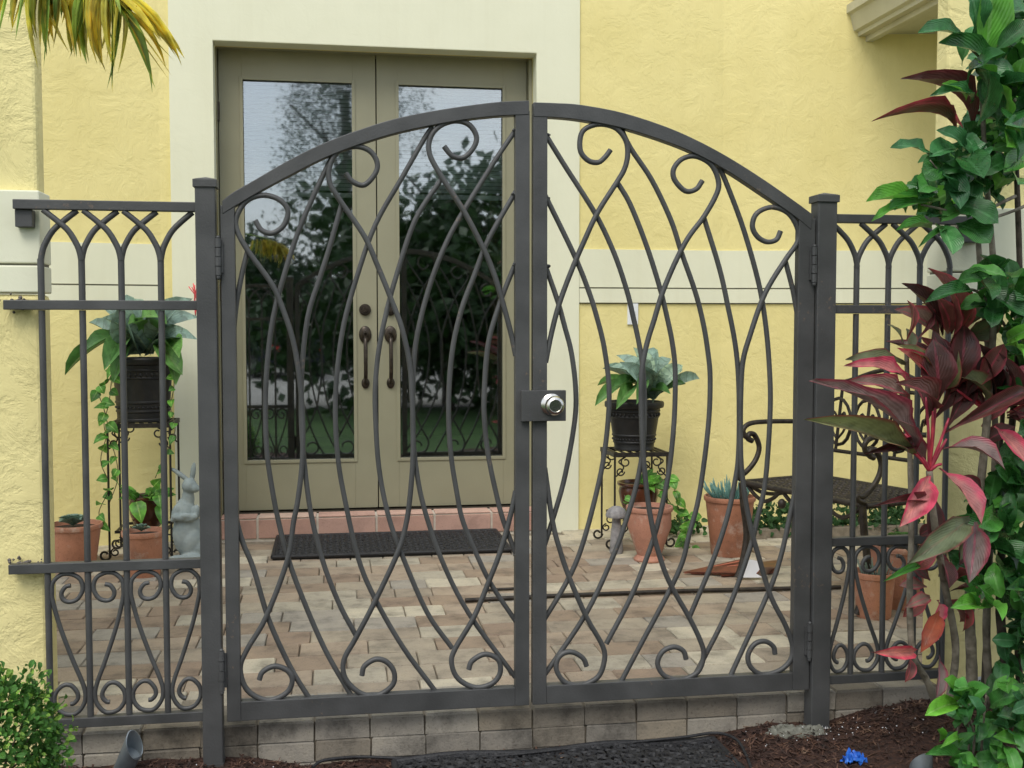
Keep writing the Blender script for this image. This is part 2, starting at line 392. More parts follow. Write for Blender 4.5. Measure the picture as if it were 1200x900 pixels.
LANCE = [(0, .10), (.12, .18), (.35, .75), (.55, 1), (.75, .8), (.9, .4), (1, 0)]
STRAP = [(0, .8), (.2, .66), (.5, .95), (.66, 1), (.84, .78), (.95, .4), (1, 0)]
HEART = [(0, .55), (.08, .92), (.25, 1), (.5, .86), (.75, .5), (.9, .2), (1, 0)]
NARROW = [(0, .5), (.15, .9), (.5, 1), (.8, .6), (1, 0)]
UNITS = {'oval': [unit_leaf(OVAL, a, f, w, 10) for a, f, w in ((.10, .25, 1), (.16, .15, 2), (.05, .35, 1), (.20, .3, 2))],
         'lance': [unit_leaf(LANCE, a, f, w, 8) for a, f, w in ((.08, .35, 1), (.14, .25, 2), (.20, .4, 1))],
         'strap': [unit_leaf(STRAP, a, f, 0, 9) for a, f in ((.12, .45), (.20, .35), (.07, .5))],
         'heart': [unit_leaf(HEART, a, f, 1, 6) for a, f in ((.08, .25), (.14, .1))],
         'narrow': [unit_leaf(NARROW, a, .3, 0, 6) for a in (.05, .12, .2)]}
LM = {}
def leaf_mesh(kind, v, mat):
    k = (kind, v, mat)
    if k not in LM:
        b = MB(); b.add(*UNITS[kind][v]); LM[k] = b.mesh('leaf', mat, 180)
    return LM[k]
def leaf_matrix(base, tip, width, nrm):
    base, tip = Vector(base), Vector(tip); y = tip - base; ln = y.length; y.normalize()
    z = Vector(nrm); z = z - y * z.dot(y)
    if z.length < 1e-3: z = Vector((0, -1, .01)) - y * y.dot(Vector((0, -1, .01)))
    z.normalize(); x = y.cross(z)
    M = Matrix((x * width, y * ln, z * ln)).transposed().to_4x4(); M.translation = base; return M
def leaf(kind, mat, base, tip, width, nrm, parent, name='leaf', v=None):
    v = rnd.randrange(len(UNITS[kind])) if v is None else v
    return link_mesh(name, leaf_mesh(kind, v, mat), parent, leaf_matrix(base, tip, width, nrm))
def stuff_leaf(mb, kind, base, tip, width, nrm, v=None):
    v = rnd.randrange(len(UNITS[kind])) if v is None else v
    vs, fs, uv = UNITS[kind][v]; M = leaf_matrix(base, tip, width, nrm)
    mb.add([M @ Vector(q) for q in vs], fs, uv)
def rv(s=1.0): return Vector((rnd.uniform(-s, s), rnd.uniform(-s, s), rnd.uniform(-s, s)))

# ================================================================== THE SETTING
# ground far and wide, lawn and driveway behind the camera (mirrored in the door glass)
g = MB(); g.add([(-300, -300, -.17), (300, -300, -.17), (300, 300, -.17), (-300, 300, -.17)], [(0, 1, 2, 3)])
structure(g.build('ground', 'grass'), 'grassy ground all round the house')
g = MB(); g.add([(-60, -22, -.160), (60, -22, -.160), (60, -5.2, -.160), (-60, -5.2, -.160)], [(0, 1, 2, 3)])
structure(g.build('driveway', 'concrete'), 'pale concrete driveway across the front garden')

def sstep(a, b, x): t = max(0, min(1, (x - a) / (b - a))); return t * t * (3 - 2 * t)
def mulch_z(x, y):
    z = -.128
    z += .036 * sstep(-.02, -.30, x) + .036 * sstep(1.0, 1.32, x) + .05 * sstep(1.42, 1.8, x) + .02 * sstep(1.9, 2.4, x)
    z += .012 * noise.noise(Vector((x * 9, y * 9, 0))) + .006 * noise.noise(Vector((x * 30, y * 30, 3)))
    z -= .015 * sstep(2.9, 2.2, y)
    return z
g = MB(); nx, ny = 200, 70; X0, X1, Y0, Y1 = -3.2, 4.2, 1.3, 3.16
for j in range(ny + 1):
    for i in range(nx + 1):
        x = X0 + (X1 - X0) * i / nx; y = Y0 + (Y1 - Y0) * j / ny; g.v.append(Vector((x, y, mulch_z(x, y))))
for j in range(ny):
    for i in range(nx):
        a = j * (nx + 1) + i; g.f.append((a, a + 1, a + nx + 2, a + nx + 1))
structure(g.build('mulch_bed', 'mulch', smooth=180), 'dark brown mulch bed in front of the paver edge')
g = MB()
for i in range(15000):
    x = rnd.uniform(-1.0, 2.9); y = rnd.uniform(2.35, 3.14) if i % 4 else rnd.uniform(2.9, 3.14)
    if -.02 < x < 1.05 and rnd.random() < .35: continue
    z = mulch_z(x, y) + rnd.uniform(0, .008); ln = rnd.uniform(.008, .028) * (1.8 if rnd.random() < .12 else 1); w = rnd.uniform(.001, .0036)
    d = Euler((rnd.gauss(0, .35), 0, rnd.uniform(0, 6.28))).to_matrix() @ Vector((0, 1, 0))
    s_ = d.cross(Vector((rnd.uniform(-.5, .5), 0, 1))).normalized() * w; u_ = d.cross(s_).normalized() * w * .6; c = Vector((x, y, z))
    a, b_ = c - d * ln * .5, c + d * ln * .5 + Vector((0, 0, rnd.uniform(0, .004)))
    k = len(g.v); g.v += [a - s_, a + s_, a + u_, b_ - s_ * .6, b_ + s_ * .6, b_ + u_]
    g.f += [(k, k + 1, k + 4, k + 3), (k + 1, k + 2, k + 5, k + 4), (k + 2, k, k + 3, k + 5), (k, k + 2, k + 1), (k + 3, k + 4, k + 5)]
tag(g.build('mulch_chips', 'chip'), 'loose reddish brown shredded bark mulch over the planting bed', 'mulch', kind='stuff')
# pale grit flecks in the mulch
g = MB()
for i in range(190):
    if rnd.random() < .4: x, y = rnd.gauss(1.45, .13), rnd.uniform(2.98, 3.12)
    elif rnd.random() < .5: x, y = rnd.gauss(-.25, .15), rnd.uniform(2.8, 3.1)
    else: x, y = rnd.uniform(-.8, 2.4), rnd.uniform(2.5, 3.1)
    r = rnd.uniform(.0008, .0028); g.ell((x, y, mulch_z(x, y) + .006), (r, r * rnd.uniform(.6, 1.4), r * .7), n=5, m=3)
tag(g.build('grit', 'paper'), 'small pale stone and shell flecks scattered on the mulch', 'grit', kind='stuff')

# patio: sheet of joint sand with individual pavers on it
g = MB(); g.add([(-3.0, YE + .01, -.012), (4.4, YE + .01, -.012), (4.4, 6.3, -.012), (-3.0, 6.3, -.012)], [(0, 1, 2, 3)])
patio = structure(g.build('patio', 'joint_sand'), 'patio of tan, cream and pinkish concrete pavers behind the gate')
def brick_mesh(lx, ly, h, ch=.004, seed=0, mat='paver'):
    r = random.Random(seed); j = lambda s=.0016: r.uniform(-s, s)
    hx, hy = lx / 2, ly / 2; b = MB(); q = [(-1, -1), (1, -1), (1, 1), (-1, 1)]
    vs = [(hx * a, hy * c, -h) for a, c in q] + [(hx * a + j(), hy * c + j(), -ch * 1.2) for a, c in q]
    # top ring with mid points so the edges look tumbled
    ring = []
    for i in range(4):
        a, c = q[i]; a2, c2 = q[(i + 1) % 4]
        ring += [((hx - ch) * a + j(), (hy - ch) * c + j(), j(.0008)), ((hx - ch) * (a + a2) / 2 + j(.003), (hy - ch) * (c + c2) / 2 + j(.003), j(.0008))]
    vs += ring; fs = [(i, (i + 1) % 4, 4 + (i + 1) % 4, 4 + i) for i in range(4)]
    for i in range(4):
        fs.append((4 + i, 4 + (i + 1) % 4, 8 + (2 * i + 2) % 8, 8 + 2 * i + 1, 8 + 2 * i))
    fs.append(tuple(8 + k for k in range(8)))
    b.add(vs, fs); return b.mesh('paver', mat)
BM = {L_: [brick_mesh(L_ - .003, .152, .05, seed=i) for i in range(4)] for L_ in (.157, .236)}
pav = []
row = 0; y = YE + .085 + .155
while y < YW + .12:
    x = -2.2 + rnd.uniform(0, .2)
    if row % 2: x += .078
    while x < 3.4:
        ln = .236 if rnd.random() < .62 else .157
        pav.append((x + ln / 2, y, ln)); x += ln
    y += .155; row += 1
# the first row, right behind the edge course
def seen(q):
    d = Vector((q[0], q[1], 0)) - CAM; f = d.dot(_F); return abs(d.dot(_R) / f) < .475 and q[1] < YW
for q in [p_ for p_ in pav if p_[1] > YW - .08 and -.60 < p_[0] < 1.12]: pav.remove(q)
vis = sorted([q for q in pav if seen(q)], key=lambda q: (Vector((q[0], q[1], 0)) - CAM).length)
single = set(vis[:300])
far = MB()
for i, q in enumerate(pav):
    M = Matrix.Translation((q[0], q[1], rnd.uniform(-.0015, .0015))) @ Euler((rnd.gauss(0, .003), rnd.gauss(0, .003), rnd.gauss(0, .006))).to_matrix().to_4x4()
    if q in single: link_mesh('paver', BM[q[2]][i % 4], patio, M)
    else:
        me = BM[q[2]][i % 4]; far.add([M @ v.co for v in me.vertices], [tuple(p_.vertices) for p_ in me.polygons])
o = far.build('far_pavers', 'paver', patio); o['kind'] = 'stuff'

# low edging of two brick courses under the gate
edge = thing('paver_edging', 'low edging of two courses of tumbled grey brown pavers under the iron gate', 'edging', (.55, YE, -.15))
EB = [brick_mesh(.1535, .235, .0585, .005, seed=20 + i, mat='edge_brick') for i in range(5)]
for c in range(3):
    x = P(302 if c == 0 else 300, 850, YE).x - .1575 * 12 + (.006 * c)
    for i in range(30):
        xx = x + .1575 * i + .0787
        if xx > 3.2: break
        M = Matrix.Translation((xx, YE + .1175 + rnd.uniform(0, .003), -.0605 * c + rnd.uniform(-.001, .001))) @ Euler((rnd.gauss(0, .006), rnd.gauss(0, .004), rnd.gauss(0, .008))).to_matrix().to_4x4()
        link_mesh('brick', EB[rnd.randrange(5)], edge, M)
g = MB(); g.box((-2.5, YE + .012, -.24), (3.0, YE + .22, -.008)); g.build('mortar_core', 'joint_sand', edge)

# ------------------------------------------------------------------ house front
house = thing('house', 'pale yellow stucco house front with cream door surround and belt band', 'house', (.6, YW, 0))
xl, xr = P(190, 382, YW).x, P(845, 382, YW).x
ol, orr = P(253, 300, YW).x, P(628, 300, YW).x; ztop = 2.575; TOP = 3.7
sl, sr = P(203, 382, YW).x, P(678, 382, YW).x
g = MB()      # centre wall with the door opening, then the two wings turning towards the garden
g.box((xl, YW, -.05), (ol - .001, YW + .22, TOP)); g.box((orr + .001, YW, -.05), (xr, YW + .22, TOP)); g.box((ol - .001, YW, ztop + .001), (orr + .001, YW + .22, TOP))
def wing(mb, x0, sgn, ln, z0, z1, off=0.0, th=.2, x0off=0):
    a = R(10); d = Vector((sgn * math.cos(a), -math.sin(a), 0)); n_ = Vector((-sgn * math.sin(a), -math.cos(a), 0))
    p0 = Vector((x0, YW, 0)) + n_ * off + d * x0off; p1 = p0 + d * ln
    q = [p0, p1, p1 - n_ * th, p0 - n_ * th]
    if sgn < 0: q = [q[1], q[0], q[3], q[2]]
    mb.add([(v.x, v.y, z0) for v in q] + [(v.x, v.y, z1) for v in q], [(0, 3, 2, 1), (4, 5, 6, 7), (0, 1, 5, 4), (1, 2, 6, 5), (2, 3, 7, 6), (3, 0, 4, 7)])
wing(g, xl, -1, 2.6, -.05, TOP); wing(g, xr, 1, 3.2, -.05, TOP)
g.build('wall', 'yellow_stucco', house)
g = MB()
T_ = TOP - .01; oo = [(sl, -.05), (ol, -.05), (ol, ztop), (orr, ztop), (orr, -.05), (sr, -.05), (sr, T_), (sl, T_)]
g.add([(x, YW - .014, z) for x, z in oo] + [(x, YW + .1, z) for x, z in oo], [(0, 1, 2, 7), (2, 3, 6, 7), (3, 4, 5, 6), (15, 10, 9, 8), (15, 14, 11, 10), (14, 13, 12, 11)] + [(i, i + 8, (i + 1) % 8 + 8, (i + 1) % 8) for i in range(8)])
g.build('door_surround', 'cream_paint', house, bevel=.004)
zt, zm, zb = 1.537, 1.327, 1.247
g = MB()
g.box((sr + .002, YW - .008, zm + .004), (xr + .0007, YW + .05, zt)); g.box((sr + .002, YW - .014, zb), (xr + .0012, YW + .05, zm - .004))
wing(g, xr, 1, 3.2, zm + .004, zt, .008, .05); wing(g, xr, 1, 3.2, zb, zm - .004, .014, .05)
wing(g, xl, -1, 2.6, zm + .004, zt, .008, .05, .004); wing(g, xl, -1, 2.6, zb, zm - .004, .014, .05, .004)
g.build('wall_band', 'cream_paint', house)['kind'] = 'stuff'
g = MB(); g.box((sr + .002, YW - .003, zm - .004), (xr, YW + .04, zm + .004)); g.box((sr + .002, YW - .003, zb - .006), (xr, YW + .04, zb))
wing(g, xr, 1, 3.2, zm - .004, zm + .004, .003, .05); wing(g, xr, 1, 3.2, zb - .006, zb, .003, .05)
wing(g, xl, -1, 2.6, zm - .004, zm + .004, .003, .05); wing(g, xl, -1, 2.6, zb - .006, zb, .003, .05)
g.build('band_groove', 'groove', house)['kind'] = 'stuff'
c = P(741.5, 368, YW - .006)
g = MB(); g.box((c.x - .03, YW - .012, c.z - .058), (c.x + .03, YW + .02, c.z + .058)); g.box((c.x - .012, YW - .018, c.z - .02), (c.x + .012, YW - .011, c.z + .02))
g.build('wall_plate', 'white_plastic', house, bevel=.002)

# doors
xa, xm, xb = P(259, 330, YD).x, P(442, 330, YD).x, P(617, 330, YD).x
zt_d, zb_d = P(440, 62, YD).z, P(440, 594.5, YD).z
fr_ = MB()
fr_.box((ol, YD - .055, .09), (xa - .004, YD + .08, ztop)); fr_.box((xb + .004, YD - .055, .09), (orr, YD + .08, ztop)); fr_.box((xa - .004, YD - .055, zt_d + .005), (xb + .004, YD + .08, ztop))
fr_.build('door_frame', 'door_paint', house, bevel=.003)
g = MB(); g.box((xa - .004, YD - .05, .10), (xb + .004, YD + .08, zb_d - .006)); g.build('threshold', 'bronze', house, bevel=.003)
g = MB(); g.box((ol, YD + .02, .0), (orr, YD + .08, .10)); g.build('door_sill', 'groove', house)
glz = [(286, 415, 92, 541), (467, 590, 97, 538)]
for k, (x0, x1) in enumerate(((xa, xm - .003), (xm + .003, xb))):
    gx0, gx1 = P(glz[k][0], 330, YD).x, P(glz[k][1], 330, YD).x; gz1, gz0 = P(glz[k][0], glz[k][2], YD).z, P(glz[k][0], glz[k][3], YD).z
    if k: gz1, gz0 = Z1, Z0
    Z1, Z0 = gz1, gz0
    g = MB(); g.box((x0, YD, zb_d), (gx0, YD + .045, zt_d)); g.box((gx1, YD, zb_d), (x1, YD + .045, zt_d))
    g.box((gx0, YD, gz1), (gx1, YD + .045, zt_d)); g.box((gx0, YD, zb_d), (gx1, YD + .045, gz0))
    w_ = .012     # glazing bead, standing proud
    g.box((gx0 - w_, YD - .006, gz0 - w_), (gx0 + .006, YD + .002, gz1 + w_)); g.box((gx1 - .006, YD - .006, gz0 - w_), (gx1 + w_, YD + .002, gz1 + w_))
    g.box((gx0 + .006, YD - .006, gz1 - .006), (gx1 - .006, YD + .002, gz1 + w_)); g.box((gx0 + .006, YD - .006, gz0 - w_), (gx1 - .006, YD + .002, gz0 + .006))
    door = g.build('door', 'door_paint', house, bevel=.0015)
    g = MB(); g.box((gx0 - .004, YD + .018, gz0 - .004), (gx1 + .004, YD + .022, gz1 + .004)); g.build('glass_pane', 'door_glass', door)
    hx = P(428, 400, YD).x if k == 0 else P(457.5, 400, YD).x
    c = P(428, 363, YD)
    dbo = MB()
    for r_, y0, y1 in ((.032, 0, .010), (.024, .010, .020), (.013, .020, .034)):
        dbo.tube([(hx, YD - y0, c.z), (hx, YD - y1, c.z)], r_, 24)
    dbo.build('deadbolt', 'bronze', door, 40, .001)
    zt_h, zg0, zg1 = P(428, 392, YD).z, P(428, 405, YD).z, P(428, 449, YD).z
    h_ = MB(); h_.ell((hx, YD - .006, zt_h), (.034, .012, .047), n=20); h_.ell((hx, YD - .005, zg1), (.022, .012, .030), n=18)
    h_.tube(spline([(hx, YD - .01, zt_h - .006), (hx, YD - .05, zt_h - .03), (hx, YD - .066, zg0 - .05), (hx, YD - .066, (zg0 + zg1) / 2 - .02), (hx, YD - .045, zg1 + .03), (hx, YD - .01, zg1)]), [.008] * 4 + [.011] * 17 + [.008] * 5, 10)
    h_.tube(spline([(hx - .001, YD - .01, zt_h + .012), (hx, YD - .045, zt_h + .014), (hx, YD - .06, zt_h + .005)]), .007, 8)
    h_.build('door_handle', 'bronze', door, 60)
    for z_ in (2.25, 1.3, .35):
        hg = MB(); xx = (xa - .002) if k == 0 else (xb + .002); hg.tube([(xx, YD - .008, z_ - .05), (xx, YD - .008, z_ + .05)], .008, 10); hg.build('hinge', 'bronze', door, 40)

# dim room behind the glass
g = MB(); x0, x1, y0, y1, z0, z1 = -1.6, 2.0, YD + .08, YD + 4.2, .1, 2.75
room = [(x0, y0, z0), (x1, y0, z0), (x1, y1, z0), (x0, y1, z0), (x0, y0, z1), (x1, y0, z1), (x1, y1, z1), (x0, y1, z1)]
g.add(room, [(0, 1, 2, 3), (4, 7, 6, 5), (1, 5, 6, 2), (2, 6, 7, 3), (3, 7, 4, 0)])
g.add([(x0, y0, z0), (ol, y0, z0), (ol, y0, z1), (x0, y0, z1), (orr, y0, z0), (x1, y0, z0), (x1, y0, z1), (orr, y0, z1)], [(0, 1, 2, 3), (4, 5, 6, 7)])
g.build('room', 'room_dark', house)
cu = MB(); ox = P(574, 400, YD + .25).x
for k in range(2): pass
pts = [(ox + .012 * i, YD + .25 + .018 * math.sin(i * 1.3)) for i in range(22)]
cu.add([(x, y, .12) for x, y in pts] + [(x, y, 2.5) for x, y in pts], [(i, i + 1, i + 23, i + 22) for i in range(21)])
cu.add([(x, y + .004, .12) for x, y in pts] + [(x, y + .004, 2.5) for x, y in pts], [(i, i + 22, i + 23, i + 1) for i in range(21)])
tag(cu.build('curtain', 'curtain', smooth=180), 'brown curtain hanging inside the right glass door', 'curtain')
slat = MB(); slat.obox((0, 0, 0), (.5, 0, 0), (0, .0045, .0095), (0, .0005, .0003))
for k in range(2):
    gx0, gx1 = P(glz[k][0], 330, YD).x, P(glz[k][1], 330, YD).x
    bl = thing('window_blind', ['grey horizontal blind half lowered behind the left door glass', 'grey horizontal blind half lowered behind the right door glass'][k], 'blind', ((gx0 + gx1) / 2, YD + .07, 2.42))
    zlow = P(350, 228, YD + .07).z; sm = slat.mesh('slat', 'blind'); z_ = 2.44; 
    while z_ > zlow + .02:
        link_mesh('slat', sm, bl, Matrix.Translation(((gx0 + gx1) / 2, YD + .075, z_)) @ Matrix.Diagonal((gx1 - gx0 + .05, 1, 1, 1))); z_ -= .0205
    g = MB(); g.box((gx0 - .025, YD + .062, zlow - .012), (gx1 + .025, YD + .086, zlow + .012)); g.build('bottom_rail', 'white_plastic', bl, bevel=.002)

# tiled door step
step = thing('door_step', 'low step of pinkish terracotta tiles with pale grout below the glass doors', 'step', ((ol + orr) / 2, YW, 0))
g = MB(); g.box((ol + .002, YW - .018, -.03), (orr - .002, YD + .018, .108)); g.build('grout_bed', 'grout', step)
x = P(302, 615, YW).x - .31 * 2
while x < orr:
    a, b_ = max(x + .006, ol + .006), min(x + .304, orr - .006)
    if b_ - a > .03:
        g = MB(); g.box((a, YW - .024, .006), (b_, YW - .010, .103)); g.build('tile', 'step_tile', step, bevel=.002)
        g = MB(); g.box((a, YW - .022, .109), (b_, YD - .06, .116)); g.build('tile', 'step_tile', step, bevel=.002)
    x += .31

# eave of the right wing, running towards the garden
Xe = P(1002, 46, 5.86).x; ze = P(1002, 46, 5.86).z
eave = thing('roof_eave', 'cream moulded roof eave at top right with dark underside', 'eave', (Xe, 5.8, ze))
prof = [(0, 0), (.03, 0), (.03, .012), (0.9, .012), (.9, .30), (-.075, .17), (-.075, .125), (-.055, .115), (-.035, .03), (-.012, .022), (-.012, 0)]
g = MB(); n = len(prof); sk = math.tan(R(-6.0))
vs = [(Xe + x, 5.9, ze + z) for x, z in prof] + [(Xe + x + sk * -2.6 * .9 * 0, 3.3, ze + z) for x, z in prof]
g.add(vs, [tuple(range(n)), tuple(range(2 * n - 1, n - 1, -1))] + [(i, i + n, (i + 1) % n + n, (i + 1) % n) for i in range(n)])
g.build('fascia', 'eave_paint', eave)
g = MB(); g.box((Xe + .03, 3.3, ze - .03), (Xe + .07, 5.9, ze + .011)); g.build('soffit_trim', 'eave_paint', eave, bevel=.003)
for i in range(13):
    y_ = 3.4 + .2 * i; g = MB()
    a_ = [math.pi * k / 8 for k in range(9)]
    prof_ = [(math.cos(q) * .085, math.sin(q) * .05) for q in a_]
    A = Vector((Xe - .05, y_, ze + .178)); B = Vector((Xe + .9, y_, ze + .305))
    vs = [A + Vector((0, u, w)) for u, w in prof_] + [B + Vector((0, u, w)) for u, w in prof_] + [A + Vector((0, u * .8, w * .8 - .004)) for u, w in prof_] + [B + Vector((0, u * .8, w * .8 - .004)) for u, w in prof_]
    fs = [(j, j + 1, j + 10, j + 9) for j in range(8)] + [(j + 18, j + 27, j + 28, j + 19) for j in range(8)] + [(j, j + 18, j + 19, j + 1) for j in range(8)] 
    g.add(vs, fs); g.build('roof_tile', 'roof_clay', eave, 60)

# gate pillars
def pillar(name, label, x0, x1, xu0, xu1, top):
    t = thing(name, label, 'pillar', ((x0 + x1) / 2, YF + .2, -.17))
    y0 = YF + .032
    g = MB(); g.box((x0, y0, -.2), (x1, y0 + .11, P(40, 345, y0).z)); g.build('lower_wall', 'pillar_stucco', t, bevel=.012)
    zb_, zt_ = P(40, 343, y0).z, P(40, 223, y0).z; zl = P(40, 310, y0).z
    e = .003
    g = MB(); g.box((x0 - e if x0 > 0 else x0, y0 - .006, zb_), (x1 + (e if x0 < 0 else 0), y0 + .115, zl - .003)); g.box((x0 - e if x0 > 0 else x0, y0 - .002, zl + .003), (x1 + (e if x0 < 0 else 0), y0 + .115, zt_)); g.build('band', 'cream_paint', t, bevel=.004)
    g = MB(); g.box((x0, y0 + .004, zl - .0035), (x1, y0 + .1, zl + .0035)); g.build('band_groove', 'groove', t)
    g = MB(); g.box((xu0, y0 + .025, zt_ - .01), (xu1, y0 + .1, top)); g.build('upper_wall', 'pillar_stucco', t, bevel=.010)
    return t
pillar('gate_pillar', 'yellow stucco pillar with cream band left of the fence', -2.3, P(47, 500, YF).x, -2.3, P(37.5, 200, YF).x, 3.6)
pillar('gate_pillar', 'yellow stucco pillar with cream band behind the red leaved plant', P(1113, 500, YF).x, 3.6, P(1121, 200, YF).x, 3.6, 3.6)

# ================================================================== IRONWORK
def post(pa, pb, ptop, pbase, label):
    x0, x1 = P(pa, 500, YF).x, P(pb, 500, YF).x; z1 = P((pa + pb) / 2, ptop, YF).z
    t = thing('fence_post', label, 'post', ((x0 + x1) / 2, YF, -.10), 'square posts carrying the gate')
    g = MB(); g.box((x0, YF - .027, -.2), (x1, YF + .027, z1 - .016)); g.build('shaft', 'iron_paint', t, bevel=.003)
    e = .005; g = MB()
    g.box((x0 - e, YF - .032, z1 - .022), (x1 + e, YF + .032, z1 - .001))
    c = ((x0 + x1) / 2, YF, z1 + .008); q = [(x0 - e + .004, YF - .029, z1), (x1 + e - .004, YF - .029, z1), (x1 + e - .004, YF + .029, z1), (x0 - e + .004, YF + .029, z1)]
    g.add(q + [c], [(0, 1, 4), (1, 2, 4), (2, 3, 4), (3, 0, 4)]); g.build('cap', 'iron_paint', t, bevel=.0015)
    # worn mortar and paint at the foot
    g = MB(); g.box((x0 - .0015, YF - .0285, -.2), (x1 + .0015, YF + .0285, -.085)); g.build('foot_sleeve', 'iron_paint', t)
    return x0, x1
LPX = post(233.5, 257, 211, 893, 'dark grey square gate post left of the arched gate')
RPX = post(951, 973, 229, 843, 'dark grey square gate post between gate and red leaved plant')

# lumpy mortar round the foot of the right post
g = MB(); c_ = P(925, 846, YF)
n_ = 44
for j in range(n_ + 1):
    for i in range(n_ + 1):
        u_, w_ = i / n_ * 2 - 1, j / n_ * 2 - 1; x_ = c_.x + .01 + u_ * .125; y_ = 3.085 + w_ * .06; q_ = u_ * u_ + w_ * w_ + .5 * noise.noise(Vector((x_ * 22, y_ * 22, 5)))
        g.v.append(Vector((x_, y_, mulch_z(x_, y_) + .016 - .026 * q_ + .010 * noise.noise(Vector((x_ * 70, y_ * 70, 1))) + .004 * noise.noise(Vector((x_ * 190, y_ * 190, 2))))))
g.f += [(j * (n_ + 1) + i, j * (n_ + 1) + i + 1, (j + 1) * (n_ + 1) + i + 1, (j + 1) * (n_ + 1) + i) for j in range(n_) for i in range(n_)]
tag(g.build('mortar_rubble', 'weld_pale', smooth=40), 'grey mortar rubble at the foot of the right gate post', 'rubble', kind='stuff')
for (a0, b0) in ((P(951, 500, YF).x, 1), ):
    g = MB(); zf_ = -.10
    for k in range(9):
        x_ = a0 + .004 + k * .0055; h_ = rnd.uniform(.008, .022); g.add([(x_, YF - .0292, zf_ - .02), (x_ + .005, YF - .0292, zf_ - .02), (x_ + .004, YF - .0292, zf_ + h_), (x_ + .001, YF - .0292, zf_ + h_ * .8), (x_ + .0025, YF - .0275, zf_)], [(0, 1, 2, 3), (0, 4, 1), (1, 4, 2), (2, 4, 3), (3, 4, 0)])
    o = g.build('scraped_paint', 'paper', bpy.data.objects['fence_post.001']); o['kind'] = 'stuff'

UPY = (0, 1, 0)
def bar(pts, dy=0, r=.0076, par=None, name='bar', flat=1.0):
    q = [P(x, y, YF) + Vector((0, dy, 0)) for x, y in pts]
    g = MB(); g.tube(spline(q, 5), r, 8, up=UPY, flat=flat); return g.build(name, 'iron_paint', par, 75)

# ---- gate leaves
def gate(label, st0, st1, mt0, mt1, arc_up, arc_lo, bot, side):
    xs = [P(q, 500, YF).x for q in (st0, st1, mt0, mt1)]
    t = thing('gate_leaf', label, 'gate', ((xs[0] + xs[3]) / 2, YF, .02), 'pair of arched iron gate leaves')
    zb0, zb1 = bot; HY = .015
    if side < 0:
        h0, h1, m0, m1 = xs
    else:
        m0, m1, h0, h1 = xs
    up = [P(x, y, YF) for x, y in arc_up]; lo = [P(x, y, YF) for x, y in arc_lo]
    up = spline(up, 6); lo = spline(lo, 6)
    ztop_h = (up[0].z if side < 0 else up[-1].z) - .012; ztop_m = (up[-1].z if side < 0 else up[0].z) - .028
    for a, b_, z in ((h0, h1, ztop_h), (m0, m1, ztop_m)):
        g = MB(); g.box((a, YF - HY, zb0), (b_, YF + HY, z)); g.build('stile', 'iron_paint', t, bevel=.002)
    a, b_ = (h1, m0) if side < 0 else (m1, h0)
    g = MB(); g.box((a, YF - HY + .001, zb0), (b_, YF + HY - .001, zb1)); g.build('bottom_rail', 'iron_paint', t, bevel=.002)
    n_ = len(up); g = MB()
    m_ = len(lo)
    vs = [(p_.x, YF - HY - .0015, p_.z) for p_ in up] + [(p_.x, YF - HY - .0015, p_.z) for p_ in lo] + [(p_.x, YF + HY + .0015, p_.z) for p_ in up] + [(p_.x, YF + HY + .0015, p_.z) for p_ in lo]
    T = n_ + m_; fs = []
    for i in range(n_ - 1):
        fs += [(i, n_ + i, n_ + i + 1, i + 1), (T + i, T + i + 1, T + n_ + i + 1, T + n_ + i), (i, i + 1, T + i + 1, T + i), (n_ + i, T + n_ + i, T + n_ + i + 1, n_ + i + 1)]
    fs += [(0, T, T + n_, n_), (n_ - 1, T - 1, T + T - 1, T + n_ - 1)]
    g.add(vs, fs); g.build('arched_rail', 'iron_paint', t, 35, .002)
    return t, (h0, h1, m0, m1)
zb0, zb1 = P(620, 824.5, YF).z, P(620, 803, YF).z
up_l = [(261, 236), (274, 226), (300, 211), (340, 188), (380, 168.5), (420, 153.5), (460, 141), (500, 132.5), (540, 126), (580, 121), (619, 119)]
lo_l = [(261, 252), (277, 242), (303, 226.5), (341, 206), (381, 186), (421, 170.5), (461, 158), (501, 149), (541, 142), (580, 137.5), (619, 135.5)]
up_r = [(624, 121), (650, 122), (679, 124), (727, 133), (777, 149), (815, 165.5), (853, 186), (894, 212), (929, 236.5), (950, 252)]
lo_r = [(624, 138), (650, 139), (679, 142), (727, 151), (777, 166.5), (815, 182), (853, 203), (894, 230), (926, 252), (948, 270)]
GL, lx = gate('left leaf of arched wrought iron gate with interlaced bars in front of the glass doors', 262, 278.5, 603, 619.5, up_l, lo_l, (zb0, zb1), -1)
GR, rx = gate('right leaf of arched wrought iron gate carrying the silver door knob', 623.5, 640, 931, 950, up_r, lo_r, (zb0, zb1), 1)
